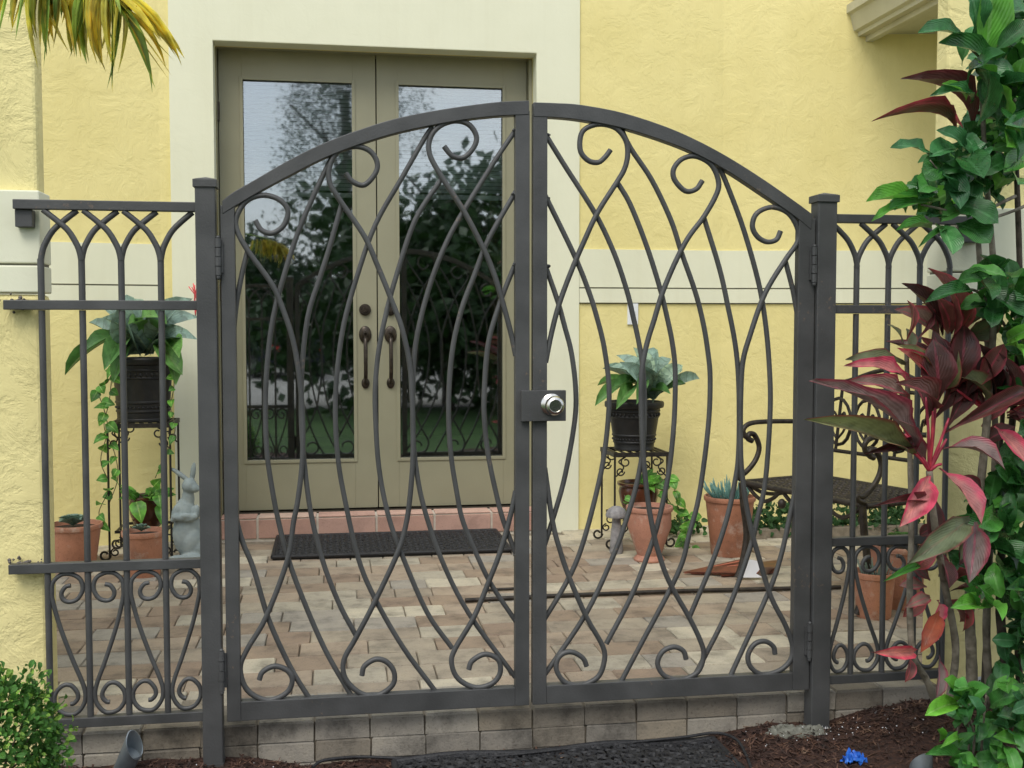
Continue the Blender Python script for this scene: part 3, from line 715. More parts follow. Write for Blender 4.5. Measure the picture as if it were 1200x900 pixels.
SL = [
 [(299.3,258.3),(306.7,270),(320,273.3),(333.3,263.3),(337.3,246.7),(327,234),(308,229),(290,235),(279,250),(277,267),(290,293),(316.7,330),(328,353),(343,397),(351,443),(354.5,487),(354.5,537),(349.5,583),(344,612),(336.7,656.7),(311.7,723),(290,760),(281.7,783),(290,808),(313,820),(335,812),(342.7,797),(336.7,785),(321.7,780),(308,786.7),(304,796)],
 [(405,203),(413,213),(427,217),(440,203),(441.7,190),(433,177),(417,172),(397,177),(387,193),(386,213),(397,233),(427,277),(443,313),(458,350),(471,385),(480,427),(483,470),(484,507),(483.5,543),(480,585),(476,612),(467,645),(440,703),(417,747),(403,773),(405,795),(423,812),(443,814),(460,802),(461.7,787),(453,775),(440,772),(427,780),(424,791)],
 [(520,171.7),(530,183),(543,185),(555,173),(558,160),(550,147),(535,142),(517,147),(505,160),(503,180),(517,207),(543,247),(567,293),(580,325),(589,355),(599,393),(604,417)],
 [(604,575),(598,603),(587,643),(573,680),(555,723),(533,760),(529,777),(537,795),(557,805),(577,800),(586,787),(583,772),(568,766),(553,774),(549,784)]]
ML = [
 [(392,178),(373,217),(350,270),(333,322),(320,373),(313,427),(311,480),(313,533),(320,580),(326,610),(335,646),(350,690),(380,760),(413,818)],
 [(400,241),(387,287),(375,325),(361,370),(354,430),(353,487),(356,537),(364,600),(378,657),(397,707),(417,745)],
 [(507,148),(497,163),(470,210),(440,263),(419,322),(403,380),(395,437),(393,487),(396,537),(404,585),(420,655),(440,703),(473,760),(510,810)],
 [(518,209),(487,257),(464,325),(452,370),(444,410),(440,450),(440,487),(444,547),(454,600),(469,645),(500,717),(530,760)],
 [(606,150),(577,193),(540,253),(523,285),(507,325),(494,370),(486,413),(484,460),(484,507),(488,550),(497,595),(518,657),(550,720),(604,794)],
 [(606,222),(573,280),(556,323),(541,363),(530,413),(526,470),(528,527),(536,580),(543,612),(560,653),(577,687),(605,729)],
 [(606,305),(598,324),(587,353),(573,400),(568,453),(568,493),(573,537),(584,588),(592,616),(605,650)],
 [(290,294),(283,323),(276,363),(272,420),(270,490),(271.5,560),(276,603),(284,635),(297,667),(315,727),(340,782),(363,820)]]
SR = [
 [(715,176),(709,184),(701,190.5),(690,189),(681,180),(679,168),(682,155),(692,148),(706,146),(722,151),(733,165),(735,182),(731,199),(721,216),(700,249),(684,283),(669,318),(655,356),(646,390),(639,425)],
 [(638,548),(647,610),(656,645),(667,677),(687,723),(706,757),(707.5,775),(700,793),(681,802),(662,799),(652,785),(653,772),(661,764.5),(672,764),(683,771),(687,780)],
 [(822.5,212),(815,222),(802.5,224),(790,211),(789,198),(799,186.5),(815,183.5),(832.6,193),(841,211),(839.5,226.6),(824.7,253.5),(805.7,279),(790,309),(775.6,343.7),(766,375),(757,405),(751.5,437),(751,480),(753,530),(758,580),(763,612),(770,643),(783,680),(807,723),(820,750),(824,767),(817,787),(797,796),(778,791),(770,777),(776,763),(789,757.5),(800,762),(803.5,772)],
 [(914,271),(909,281),(897.6,283.5),(886.5,277),(881,264.6),(886.5,250),(904,243),(923,250),(934,268),(934,283.5),(920,304),(901,334),(890,358),(878.7,391.6),(870,423),(867.5,460),(867,505),(868,545),(873,585),(880,622),(887,647),(902,697),(920,733),(928,757),(925.5,773),(913,785),(893,790),(879,781),(876,767),(884,754),(896,751),(905.5,757),(907.5,766)]]
MR = [
 [(728,150),(740,174),(764.6,211),(787,258),(799,295),(815,340.6),(824,375),(830,410),(833,445),(830.5,502.5),(820,581),(808,628),(800,660),(783,697),(753,753),(727,802)],
 [(723,212),(739,239),(758,287),(773,334),(782,370),(789,405),(792,439),(790.5,496),(784,556),(772,612),(760,650),(740,700),(711,755)],
 [(637,153),(663,195),(698,250),(720,296),(735,340),(743,373),(750,405),(754.5,437),(756,480),(754,525),(747,566),(735,608),(720,650),(687,720),(636,795)],
 [(637,224),(673,298),(690,340),(700,372),(709,410),(714.5,464),(709,530),(697,588),(680,648),(662,687),(636,730)],
 [(637,304),(654,353),(662,382),(670,413),(675,455),(674,493),(663,556),(651,600),(636,647)],
 [(825,253),(844,315),(854,360),(862,401),(866,440),(867,490),(866,535),(862,565),(852,610),(834,663),(808,725)],
 [(841,190),(853,217),(872,268),(889,328),(897,372),(902,423),(903.5,480),(898,562),(889,605),(879,645),(853,717),(813,796)],
 [(921,305),(930,340),(935,368)],
 [(934,569),(925,612),(916,652),(902,693),(857,792)]]
for s_ in SL: bar(s_, -.0045, .0078, GL, 'scroll_bar')
for s_ in ML: bar(s_, .0055, .0075, GL, 'curved_bar')
for s_ in SR: bar(s_, -.0045, .0078, GR, 'scroll_bar')
for s_ in MR: bar(s_, .0055, .0075, GR, 'curved_bar')
# weld beads where bars meet the frame
def welds(t, pts):
    g = MB()
    for x, y in pts:
        c = P(x, y, YF)
        for k in range(5): g.ell(c + Vector((rnd.uniform(-.007, .007), rnd.uniform(-.010, .008), rnd.uniform(-.003, .003))), (.004, .004, .003), n=7, m=5)
    g.build('weld_bead', 'iron_paint', t, 180)['kind'] = 'stuff'
welds(GL, [(309, 229.5), (418, 172), (536, 143), (312, 821), (438, 815), (556, 806), (413, 817), (363, 820), (510, 811), (603, 153), (603, 228), (603, 310), (603, 726), (603, 650)])
welds(GR, [(702, 146), (815, 183), (905, 243), (681, 803), (797, 797), (893, 791), (813, 797), (727, 803), (857, 792), (933, 570), (641, 158), (641, 232), (641, 312), (728, 152)])
def hinge(t, x, y0, y1):
    a, b_ = P(x, y0, YF - .026), P(x, y1, YF - .026); g = MB(); n_ = 4; dz = (a.z - b_.z) / n_
    for k in range(n_):
        z = b_.z + dz * k; g.tube([(a.x, a.y, z + .001), (a.x, a.y, z + dz - .001)], .0085 if k % 2 else .0075, 14)
    g.ell((a.x, a.y, b_.z - .004), (.006, .006, .008), n=10, m=6); g.ell((a.x, a.y, a.z + .002), (.006, .006, .005), n=10, m=6)
    g.box((a.x - .012, a.y + .004, b_.z + .008), (a.x + .012, YF - .0155, a.z - .008))
    g.build('hinge', 'iron_paint', t, 50)
hinge(GL, 255.5, 279, 323); hinge(GL, 259.5, 763, 810); hinge(GR, 954.5, 289, 331); hinge(GR, 949, 731, 771)
# lock box and knob
x0, x1 = P(611, 476, YF - .03).x, P(663, 476, YF - .03).x; z1, z0 = P(637, 457.5, YF - .03).z, P(637, 493.5, YF - .03).z
g = MB(); g.box((x0, YF - .034, z0), (x1, YF - .0165, z1)); g.build('lock_plate', 'iron_paint', GR, bevel=.0015)
g = MB(); g.box((P(641, 476, YF).x, YF - .0162, z0 + .002), (x1 - .001, YF + .022, z1 - .002)); g.build('lock_case', 'iron_paint', GR, bevel=.0015)
kc = P(647.5, 474.5, YF - .05); prof = [(.0, 0), (.030, 0), (.031, .004), (.026, .008), (.013, .012), (.012, .024), (.016, .030), (.0255, .038), (.0275, .048), (.024, .057), (.0175, .060), (.0165, .0575), (.0, .0572)]
g = MB(); g.lathe(prof, (0, 0, 0), 40); M = Matrix.Translation((kc.x, YF - .034, kc.z)) @ Matrix.Rotation(R(90), 4, 'X')
g.v = [M @ v for v in g.v]; g.build('door_knob', 'steel', GR, 35)

# ---- fixed fence panels
def rail(t, x0, x1, zt, zb, name='rail', hy=.0125):
    g = MB(); g.box((x0, YF - hy, zb), (x1, YF + hy, zt)); return g.build(name, 'iron_paint', t, bevel=.002)
def scroll_shape(mir, xa, xb, zbot, ztop):
    """one S scroll between two pickets: unit outline in x 0..1, z 0..1"""
    base = [(.58, .915), (.42, .905), (.30, .86), (.36, .815), (.55, .80), (.78, .82), (.93, .885), (.86, .955), (.60, .992), (.30, .99), (.06, .94), (.02, .87), (.04, .81),
            (.25, .62), (.58, .40), (.86, .235), (.95, .15), (.90, .08), (.70, .022), (.48, .01), (.22, .03), (.04, .09), (.06, .16), (.28, .215), (.52, .215), (.70, .165), (.72, .12), (.60, .088), (.50, .085)]
    out_ = []
    for u, w in base:
        u = 1 - u if mir else u; out_.append(Vector((xa + (xb - xa) * u, YF, zbot + (ztop - zbot) * w)))
    return out_
def panel(t, vx, zt, zm, zl, zb, xr0, xr1, low0, post_side, mirs, cells, rails):
    rail(t, xr0[0], xr1[0], zt, zt - .0255, 'top_rail'); rail(t, xr0[1], xr1[1], zm, zm - .0255, 'middle_rail'); rail(t, xr0[2], xr1[2], zl, zl - .0265, 'lower_rail'); rail(t, xr0[3], xr1[3], zb, zb - .027, 'bottom_rail')
    sp = abs(vx[1] - vx[0])
    zs = zt - .155
    for i, x in enumerate(vx):
        for a, b_ in ((zs, zm - .001), (zm - .0265, zl + .001), (zl - .0275, zb + .001)):
            g = MB(); g.tube([(x, YF, b_ if b_ < a else a), (x, YF, a if b_ < a else b_)], .0088, 8, up=UPY); g.build('picket', 'iron_paint', t, 60)
        for sd_ in (-1, 1):
            if post_side < 0 and i == 0 and sd_ < 0: continue      # outermost picket has only the arm that leans in
            if post_side > 0 and i == len(vx) - 1 and sd_ > 0: continue
            q = [(0, 0), (.03, .018), (.10, .040), (.30, .076), (.565, .102), (.91, .131)]
            if (post_side < 0 and i == len(vx) - 1 and sd_ > 0) or (post_side > 0 and i == 0 and sd_ < 0): q = [(0, 0), (.03, .018), (.09, .040), (.27, .076), (.50, .102), (.82, .131)]
            g = MB(); g.tube(spline([(x + sd_ * sp * u, YF + .003 * sd_, zs - .002 + w) for u, w in q], 4), .0082, 8, up=UPY); g.build('arch_bar', 'iron_paint', t, 75)
    for (a, b_), mr in zip(cells, mirs):
        g = MB(); g.tube(spline(scroll_shape(mr, a, b_, zb + .004, zl - .030), 5), .0062, 8, up=UPY); g.build('scroll', 'iron_paint', t, 75)
fl = thing('iron_fence', 'short iron fence panel with pointed arches left of the gate', 'fence', (P(150, 500, YF).x, YF, 0), 'iron fence panels beside the gate')
vx = [P(q, 500, YF).x for q in (52, 99.5, 145.5, 191.5)]
zt, zm, zl, zb_ = P(120, 235.5, YF).z, P(120, 352, YF).z, P(120, 657.5, YF).z, P(150, 837, YF).z
px = P(233.5, 500, YF).x
panel(fl, vx, zt, zm, zl, zb_, [P(16, 240, YF).x, P(5, 358, YF).x, P(11, 665, YF).x, vx[0] - .01], [px] * 4, 0, -1, [0, 1, 0, 1],
      [(vx[0] + .008, vx[1] - .008), (vx[1] + .008, vx[2] - .008), (vx[2] + .008, vx[3] - .008), (vx[3] + .008, px - .004)], 0)
a, b_ = P(17, 247, YF), P(38, 266, YF)
g = MB(); g.box((a.x, YF + .0, b_.z), (b_.x, YF + .034, a.z + .004)); g.build('bracket', 'iron_paint', fl, bevel=.002)
g = MB()
for cz, cx in ((P(10, 352, YF).z, P(16, 352, YF).x), (P(20, 658, YF).z, P(27, 658, YF).x)):
    for k in range(40): g.ell((cx + rnd.gauss(0, .022), YF + .022 + rnd.gauss(0, .004), cz - .008 + rnd.gauss(0, .010)), (rnd.uniform(.002, .006),) * 3, n=6, m=4)
g.build('mortar_crumb', 'weld', fl, 180)['kind'] = 'stuff'
fr2 = thing('iron_fence', 'short iron fence panel with pointed arches behind the red leaved plant', 'fence', (P(1050, 500, YF).x, YF, 0), 'iron fence panels beside the gate')
vx = [P(q, 500, YF).x for q in (1001, 1038, 1074.5, 1109)]
ztr, zmr, zlr, zbr = P(1000, 251.5, YF).z, P(1000, 357.5, YF).z, P(1000, 629, YF).z, P(1000, 789, YF).z
px = P(973, 500, YF).x
panel(fr2, vx, ztr, zmr, zlr, zbr, [px] * 4, [P(1160, 260, YF).x, P(1150, 360, YF).x, P(1135, 640, YF).x, vx[3] + .01], 0, 1, [1, 0, 1, 0],
      [(px + .004, vx[0] - .008), (vx[0] + .008, vx[1] - .008), (vx[1] + .008, vx[2] - .008), (vx[2] + .008, vx[3] - .008)], 0)
a, b_ = P(1128, 263, YF), P(1150, 284, YF)
g = MB(); g.box((a.x, YF, b_.z), (b_.x, YF + .034, a.z + .002)); g.tube([(b_.x - .01, YF - .005, b_.z), (b_.x - .01, YF - .005, b_.z - .06)], .006, 8); g.build('bracket', 'iron_paint', fr2, bevel=.002)

# ================================================================== THINGS ON THE PATIO
# door mat: bordered black rubber mat of open scrollwork
c0, c1, c2, c3 = G(319, 656, .01), G(600, 644, .01), G(570, 621.5, .01), G(311, 632, .01)
mx0, mx1, my0, my1 = c0.x, c1.x - .01, (c0.y + c1.y) / 2, (c2.y + c3.y) / 2
mat_ = thing('door_mat', 'black rubber scrollwork door mat in front of the tiled step', 'door mat', ((mx0 + mx1) / 2, (my0 + my1) / 2, 0))
def scroll_mat(t, x0, x1, y0, y1, z, r=.006, cell=.075, clip=None, zf=None):
    zf = zf or (lambda x, y: z)
    b = MB()
    for a_, c_ in (((x0, y0), (x1, y0)), ((x1, y0), (x1, y1)), ((x1, y1), (x0, y1)), ((x0, y1), (x0, y0))):
        n_ = 14; pts = [(a_[0] + (c_[0] - a_[0]) * i / n_, a_[1] + (c_[1] - a_[1]) * i / n_) for i in range(n_ + 1)]
        b.tube([(x, y, zf(x, y)) for x, y in pts], .010, 8)
    b.build('border', 'black_rubber', t, 60)
    b = MB(); nx_, ny_ = int((x1 - x0) / cell), int((y1 - y0) / cell)
    for i in range(nx_ * 2 + 1):
        for j in range(ny_ * 2 + 1):
            cx = x0 + (x1 - x0) * i / (nx_ * 2); cy = y0 + (y1 - y0) * j / (ny_ * 2); R_ = cell * .36 * rnd.uniform(.85, 1.15); ph = rnd.uniform(0, 6.3)
            pts = [(cx + R_ * (1 - k / 22) * math.cos(ph + k * .5 * (1 if (i + j) % 2 else -1)), cy + R_ * (1 - k / 22) * math.sin(ph + k * .5 * (1 if (i + j) % 2 else -1))) for k in range(16)]
            pts = [(min(max(x, x0), x1), min(max(y, y0), y1)) for x, y in pts]
            b.tube([(x, y, zf(x, y)) for x, y in pts], r, 5)
    b.build('scrollwork', 'black_rubber', t, 60)
scroll_mat(mat_, mx0, mx1, my0, my1, .016, .0055, .06)
g = MB(); g.box((mx0, my0, .002), (mx1, my1, .010)); g.build('backing', 'black_rubber', mat_)
# second mat in the mulch in front of the gate, mostly below the frame edge
a, b_ = G(835, 865, -.112), G(492, 892, -.12)
m2 = thing('rubber_mat', 'black open weave rubber mat lying in the mulch below the gate', 'mat', (.7, 2.9, -.14))
ox, oy = a.x, a.y
ang = math.atan2(b_.y - a.y, b_.x - a.x)
T2 = Matrix.Translation((ox, oy, 0)) @ Matrix.Rotation(ang, 4, 'Z')
def m2z(x, y): q = T2 @ Vector((x, y, 0)); return -.113 + .006 * math.sin(q.x * 14) * math.cos(q.y * 9)
h0 = set(bpy.data.objects)
scroll_mat(m2, 0, .95, -.0, .50, 0, .0062, .068, zf=m2z)
for o in set(bpy.data.objects) - h0:
    o.matrix_basis = Matrix.Translation(-ORG[m2.name]) @ T2 @ Matrix.Translation(ORG[m2.name])
g = MB(); g.tube(spline([G(366, 899, -.105), G(380, 891, -.10), G(420, 887, -.105), G(470, 888.5, -.11), G(540, 888.5, -.11), G(600, 884.5, -.11), G(660, 878, -.108), G(740, 870, -.105), G(800, 864, -.10), G(838, 859, -.095), G(862, 866, -.09), G(874, 884, -.10), G(882, 905, -.11)], 8), .0045, 8)
tag(g.build('cable', 'black_rubber', smooth=60), 'thin black cable running along the foot of the paver edging', 'cable')

# rods on the patio
def rod(pts, r, label):
    g = MB(); g.tube([G(x, y, r + .002) for x, y in pts], r, 8); tag(g.build('metal_rod', 'bench_iron', smooth=60), label, 'rod')
rod([(545, 703.5), (640, 698.5), (800, 692.5), (985, 688)], .009, 'long dark thin metal rod lying across the patio pavers')
rod([(566, 691.5), (606, 689.5)], .006, 'short dark stick lying beside the long rod on the patio')

# pots
def lathe_pot(t, c, prof, mat, soil_z, soil_r, name='pot', n=40):
    c = Vector(c); g = MB(); g.lathe(prof, c, n); g.build(name, mat, t, 30)
    g = MB(); k = [(0.0001, soil_z)] + [(soil_r * q, soil_z + .002 * (1 - q)) for q in (.3, .6, .85, 1)]
    g.lathe([(r, z) for r, z in k[::-1]], c, 24); g.build('soil', 'soil', t, 60)
def plain_pot(c, R1, R0, H, mat, label, rim=.022, foot=None, group=None):
    t = thing('potted_plant', label, 'potted plant', c, group)
    pr = [(0, 0), (R0 * .98, 0), (R0, .004)]
    if foot: pr = [(0, 0), (R0 * 1.25, 0), (R0 * 1.28, .008), (R0 * 1.2, .016), (R0 * .98, .028), (R0 * 1.12, .05), (R0 * 1.35, .09), (R1 * .93, H * .62)]
    pr += [(R1 * .93, H - rim - .003), (R1 * .985, H - rim), (R1, H - rim * .6), (R1, H - .004), (R1 * .985, H), (R1 * .93, H), (R1 * .91, H - .02), (R1 * .88, H - .03), (0.001, H - .03)]
    lathe_pot(t, c, pr, mat, H - .022, R1 * .9); return t
def rosette(t, c, r, n, mat, h=.04):
    for i in range(n):
        a = i * 2.399; q = i / n; el = R(15 + 65 * (1 - q)); ln = r * (.45 + .55 * q)
        d = Vector((math.cos(a) * math.cos(el), math.sin(a) * math.cos(el), math.sin(el)))
        c_ = Vector(c) + Vector((0, 0, h * (1 - q) * .3)); nrm = Vector((-d.x * .5, -d.y * .5, 1))
        leaf('strap', 'agave_blue' if mat == 'b' else 'agave_green', c_, c_ + d * ln, ln * .55, nrm, t, v=2)

zA = G(83, 670); pA = plain_pot((zA.x, zA.y + .10, 0), .122, .088, .205, 'terracotta', 'wide terracotta pot with a grey rosette succulent left of the plant stand')
rosette(pA, (zA.x - .005, zA.y + .08, .195), .085, 22, 'b')
zB = G(166, 679); pB = plain_pot((zB.x, zB.y + .08, 0), .098, .068, .205, 'terracotta', 'small terracotta pot with a tiny succulent in front of the left plant stand')
rosette(pB, (zB.x - .01, zB.y + .07, .20), .05, 14, 'b')
zC = G(767, 661); pC = plain_pot((zC.x, zC.y + .09, 0), .112, .058, .262, 'terracotta_worn', 'footed terracotta urn beside the mushroom ornament', foot=True)
zD = G(864, 655); pD = plain_pot((zD.x, zD.y + .11, 0), .126, .088, .29, 'terracotta', 'tall terracotta pot of blue finger succulents left of the bench')
for i in range(64):
    a = rnd.uniform(0, 6.28); r = rnd.uniform(0, .08); c = Vector((zD.x + .0 + r * math.cos(a), zD.y + .11 + r * math.sin(a), .262))
    d = Vector((math.cos(a) * rnd.uniform(.1, .9), math.sin(a) * rnd.uniform(.1, .9), rnd.uniform(.7, 1.4))).normalized() * rnd.uniform(.07, .135)
    g = MB(); g.tube(spline([c, c + d * .55 + Vector((d.x * .1, d.y * .1, -.004)), c + d], 3), [.003, .0042, .0046, .0046, .0042, .0032, .001], 6); g.build('finger', 'blue_succulent', pD, 180)
zE = G(1034, 728); pE = plain_pot((zE.x, zE.y + .07, 0), .082, .064, .178, 'terracotta', 'small terracotta pot of fine grey stems under the bench end')
g = MB()
for i in range(60):
    a = rnd.uniform(0, 6.28); r = rnd.uniform(0, .06); c = Vector((zE.x + r * math.cos(a), zE.y + .07 + r * math.sin(a), .155)); g.tube([c, c + Vector((math.cos(a) * .02, math.sin(a) * .02, rnd.uniform(.03, .07)))], .0014, 4)
o = g.build('stems', 'succulent', pE); o['kind'] = 'stuff'
zF = G(1070, 716); pF = plain_pot((zF.x, zF.y + .1, 0), .135, .10, .25, 'terracotta_worn', 'broad terracotta pot behind the red leaved plant stems')
rosette(pF, (zF.x, zF.y + .1, .235), .09, 14, 'g')

# wrought iron plant stands
def circle_scroll(c, r, ax, turns=1.25, start=0, sgn=1, k=18, shrink=.55):
    ax = Vector(ax); out_ = []
    for i in range(k + 1):
        q = i / k; a = start + sgn * turns * 2 * math.pi * q; rr = r * (1 - shrink * q); out_.append(Vector(c) + ax * (rr * math.cos(a)) + Vector((0, 0, rr * math.sin(a))))
    return out_
def plant_stand(c, w, h, shelf_z, label):
    c = Vector(c); t = thing('plant_stand', label, 'plant stand', c, 'wrought iron plant stands'); hw = w / 2
    g = MB(); 
    ring = [c + Vector((x, y, h)) for x, y in ((-hw, -hw), (hw, -hw), (hw, hw), (-hw, hw))]
    g.box((c.x - hw - .008, c.y - hw - .008, h - .022), (c.x + hw + .008, c.y - hw + .004, h)); g.box((c.x - hw - .008, c.y + hw - .004, h - .022), (c.x + hw + .008, c.y + hw + .008, h))
    g.box((c.x - hw - .008, c.y - hw + .004, h - .021), (c.x - hw + .004, c.y + hw - .004, h - .001)); g.box((c.x + hw - .004, c.y - hw + .004, h - .021), (c.x + hw + .008, c.y + hw - .004, h - .001))
    for i in range(7):
        x = c.x - hw + w * (i + .5) / 7; g.box((x - .006, c.y - hw + .003, h - .008), (x + .006, c.y + hw - .003, h - .003))
    g.build('top_shelf', 'black_iron', t)
    hs = hw * .82; g = MB()
    for i in range(5):
        x = c.x - hs + 2 * hs * i / 4; g.box((x - .005, c.y - hs, shelf_z - .008), (x + .005, c.y + hs, shelf_z - .003))
    for s_ in (-1, 1): g.box((c.x - hs - .006, c.y + s_ * hs - .005, shelf_z - .014), (c.x + hs + .006, c.y + s_ * hs + .005, shelf_z - .001))
    g.build('lower_shelf', 'black_iron', t)
    for sx in (-1, 1):
        for sy in (-1, 1):
            g = MB(); L0 = c + Vector((sx * hw, sy * hw, 0))
            g.tube([L0 + Vector((0, 0, h - .02)), L0 + Vector((0, 0, .02))], .0055, 6)
            g.tube(circle_scroll(L0 + Vector((sx * .022, 0, .030)), .027, (sx, 0, 0), .95, math.pi, 1), .0055, 6)
            g.build('leg', 'black_iron', t, 60)
    for sy in (-1, 1):
        for sx in (-1, 1):
            y = c.y + sy * hw; g = MB()
            A = circle_scroll((c.x + sx * (hw - .055), y, h - .048), .026, (sx, 0, 0), 1.1, math.pi / 2, -1)
            g.tube(A, .0038, 6)
            g.tube(circle_scroll((c.x + sx * (hw - .028), y, h - .095), .022, (sx, 0, 0), 1.1, math.pi, 1), .0038, 6)
            g.tube(spline([(c.x + sx * (hw - .055), y, h - .022), (c.x + sx * (hw - .02), y, h - .045), (c.x + sx * (hw - .045), y, h - .075), (c.x + sx * (hw - .006), y, h - .12)], 5), .0038, 6)
            g.tube(circle_scroll((c.x + sx * (hw - .045), y, shelf_z - .055), .026, (sx, 0, 0), 1.2, math.pi / 2, 1), .0038, 6)
            g.tube(circle_scroll((c.x + sx * (hw - .025), y, shelf_z - .10), .020, (sx, 0, 0), 1.2, math.pi / 2, -1), .0038, 6)
            g.build('scroll', 'black_iron', t, 60)
    return t
s1 = G(165, 657); s1c = Vector((s1.x, s1.y + .15, 0)); h1 = P(165, 496, s1c.y - .14).z
plant_stand(s1c, .285, h1, P(165, 616, s1c.y).z, 'black wrought iron plant stand in the corner left of the doors')
s2 = G(751, 643); s2c = Vector((s2.x, s2.y + .14, 0)); h2 = P(751, 530, s2c.y - .13).z
plant_stand(s2c, .27, h2, P(751, 600, s2c.y).z, 'black wrought iron plant stand right of the doors')

def urn(c, R1, R0, H, label):
    t = thing('potted_plant', label, 'potted plant', c); c = Vector(c)
    def rr(z): return R0 + (R1 * .93 - R0) * z / H
    pr = [(0, 0), (R0, 0)]
    for z in (.03, .036, .085, .091): pr += [(rr(z * H / .28), z * H / .28)] 
    pr = [(0, 0), (R0, 0), (R0 + .004, .004), (R0 + .004, .014), (rr(.018), .018)]
    for a in (.16, .30, .68, .80):
        z = a * H; pr += [(rr(z - .004), z - .004), (rr(z) + .004, z), (rr(z) + .004, z + .006), (rr(z + .010), z + .010)]
    pr += [(rr(H - .035), H - .035), (R1, H - .030), (R1 + .004, H - .022), (R1 + .004, H - .006), (R1, H), (R1 * .92, H), (R1 * .88, H - .03), (.001, H - .03)]
    lathe_pot(t, c, pr, 'black_plastic', H - .025, R1 * .9, 'pot')
    for band, n_ in ((.74, 34), (.23, 40)):
        g = MB()
        for k in range(n_):
            a = 2 * math.pi * k / n_; z = band * H; r = rr(z) + .001; g.ell(c + Vector((r * math.cos(a), r * math.sin(a), z)), (.006, .006, .010 if band > .5 else .006), n=8, m=5)
        g.build('relief_band', 'black_plastic', t, 180)['kind'] = 'stuff'
    return t
u1 = urn((s1c.x, s1c.y, h1), .153, .120, P(165, 419, s1c.y).z - h1, 'black urn planter with big blue green leaves on the left stand')
u2 = urn((s2c.x, s2c.y, h2), .148, .098, P(751, 470, s2c.y).z - h2, 'black urn planter with blue green agave on the right stand')
def strap_plant(t, c, lst, y0):
    """leaves listed as (base px, tip px, width px, depth offset of the tip, kind)"""
    for bx, by, tx, ty, w, dd, mt in lst:
        A = P(bx, by, y0 + dd * .15); B = P(tx, ty, y0 + dd)
        up = Vector((0, -.75, .65)) + rv(.25)
        leaf('strap', mt, A, B, w * 1.02 * y0 / FPX, up, t)
b1 = [(165,415,112,352,22,-.1,'agave_blue'),(165,415,148,345,26,.05,'agave_blue'),(168,412,120,372,24,-.2,'agave_blue'),(170,412,158,350,24,.12,'agave_blue'),(175,415,196,352,24,.1,'agave_blue'),
      (172,415,226,350,24,0,'agave_blue'),(175,415,234,372,26,-.1,'agave_blue'),(180,415,232,398,20,-.2,'agave_blue'),(150,410,104,378,14,.05,'agave_blue'),(180,410,212,356,26,-.15,'agave_blue'),(160,410,140,358,24,-.22,'agave_blue'),
      (150,395,122,434,22,-.28,'agave_green'),(142,392,76,440,12,-.1,'agave_green'),(140,400,98,412,16,-.2,'agave_green'),(152,405,132,450,16,-.25,'agave_green'),(185,400,214,440,24,-.22,'agave_green'),
      (190,405,210,420,20,-.3,'agave_green'),(168,385,186,372,20,-.2,'agave_green'),(188,410,206,452,18,-.2,'agave_green'),(160,405,150,380,16,-.26,'agave_green'),(190,398,196,380,16,-.26,'agave_green'),(132,405,108,395,14,.1,'agave_green')]
strap_plant(u1, None, b1, s1c.y)
b2 = [(758,468,722,416,20,.05,'agave_blue'),(758,468,742,407,22,.08,'agave_blue'),(756,466,714,430,18,-.05,'agave_blue'),(755,464,726,424,22,-.15,'agave_blue'),(760,466,766,407,22,.1,'agave_blue'),
      (762,466,786,420,20,.1,'agave_blue'),(764,466,800,428,20,0,'agave_blue'),(766,464,820,444,14,.05,'agave_blue'),(764,468,784,440,24,-.12,'agave_blue'),(756,460,744,426,20,-.2,'agave_blue'),(762,462,770,438,20,-.22,'agave_blue'),
      (745,450,716,454,14,-.12,'agave_green'),(735,448,697,476,15,-.1,'agave_green'),(742,452,722,480,17,-.22,'agave_green'),(752,450,746,474,14,-.26,'agave_green'),(770,460,804,450,10,-.05,'agave_green'),(766,462,786,462,12,-.2,'agave_green'),(742,446,700,452,8,.05,'agave_green'),
      (754,460,706,432,10,.15,'agave_blue'),(768,455,796,432,16,.12,'agave_blue')]
strap_plant(u2, None, b2, s2c.y)
g = MB(); q = P(228, 352, s1c.y - .05)
for k in range(7): g.tube(spline([P(229, 370, s1c.y - .05), P(228 + rnd.uniform(-3, 3), 350, s1c.y - .05), P(228 + rnd.uniform(-8, 6), 333 + rnd.uniform(-4, 8), s1c.y - .05 + rnd.uniform(-.02, .02))], 4), .0025, 5)
o = g.build('flower', 'flower_pink', u1, 180, label='pink flower spray above the leaves')

# trailing pothos
def vine(t, pts, yy, n, size=.055, name='vine'):
    q = spline([P(x, y, yy + rnd.uniform(-.03, .03)) for x, y in pts], 6)
    g = MB(); g.tube(q, .0022, 5); v = g.build(name, 'vine_stem', t, 180); ORG[v.name] = ORG[t.name]
    for i in range(n):
        c = q[int((i + .5) / n * (len(q) - 1))]; d = Vector((rnd.uniform(-1, 1), rnd.uniform(-.6, .1), rnd.uniform(-1, .25))).normalized() * size * rnd.uniform(.7, 1.25)
        leaf('heart', 'pothos_leaf', c, c + d, size * rnd.uniform(.6, .9), Vector((rnd.uniform(-.5, .5), -1, .5)), v)
vine(u1, [(136, 425), (126, 448), (114, 455), (122, 480), (126, 505), (118, 540), (128, 570), (116, 600), (122, 620)], s1c.y - .17, 16, .062)
vine(u1, [(132, 430), (128, 470), (122, 500), (134, 530), (138, 560), (128, 590)], s1c.y - .15, 10, .058)
vine(u1, [(200, 425), (204, 450), (200, 478), (205, 505), (190, 540), (182, 560)], s1c.y - .16, 10, .045)
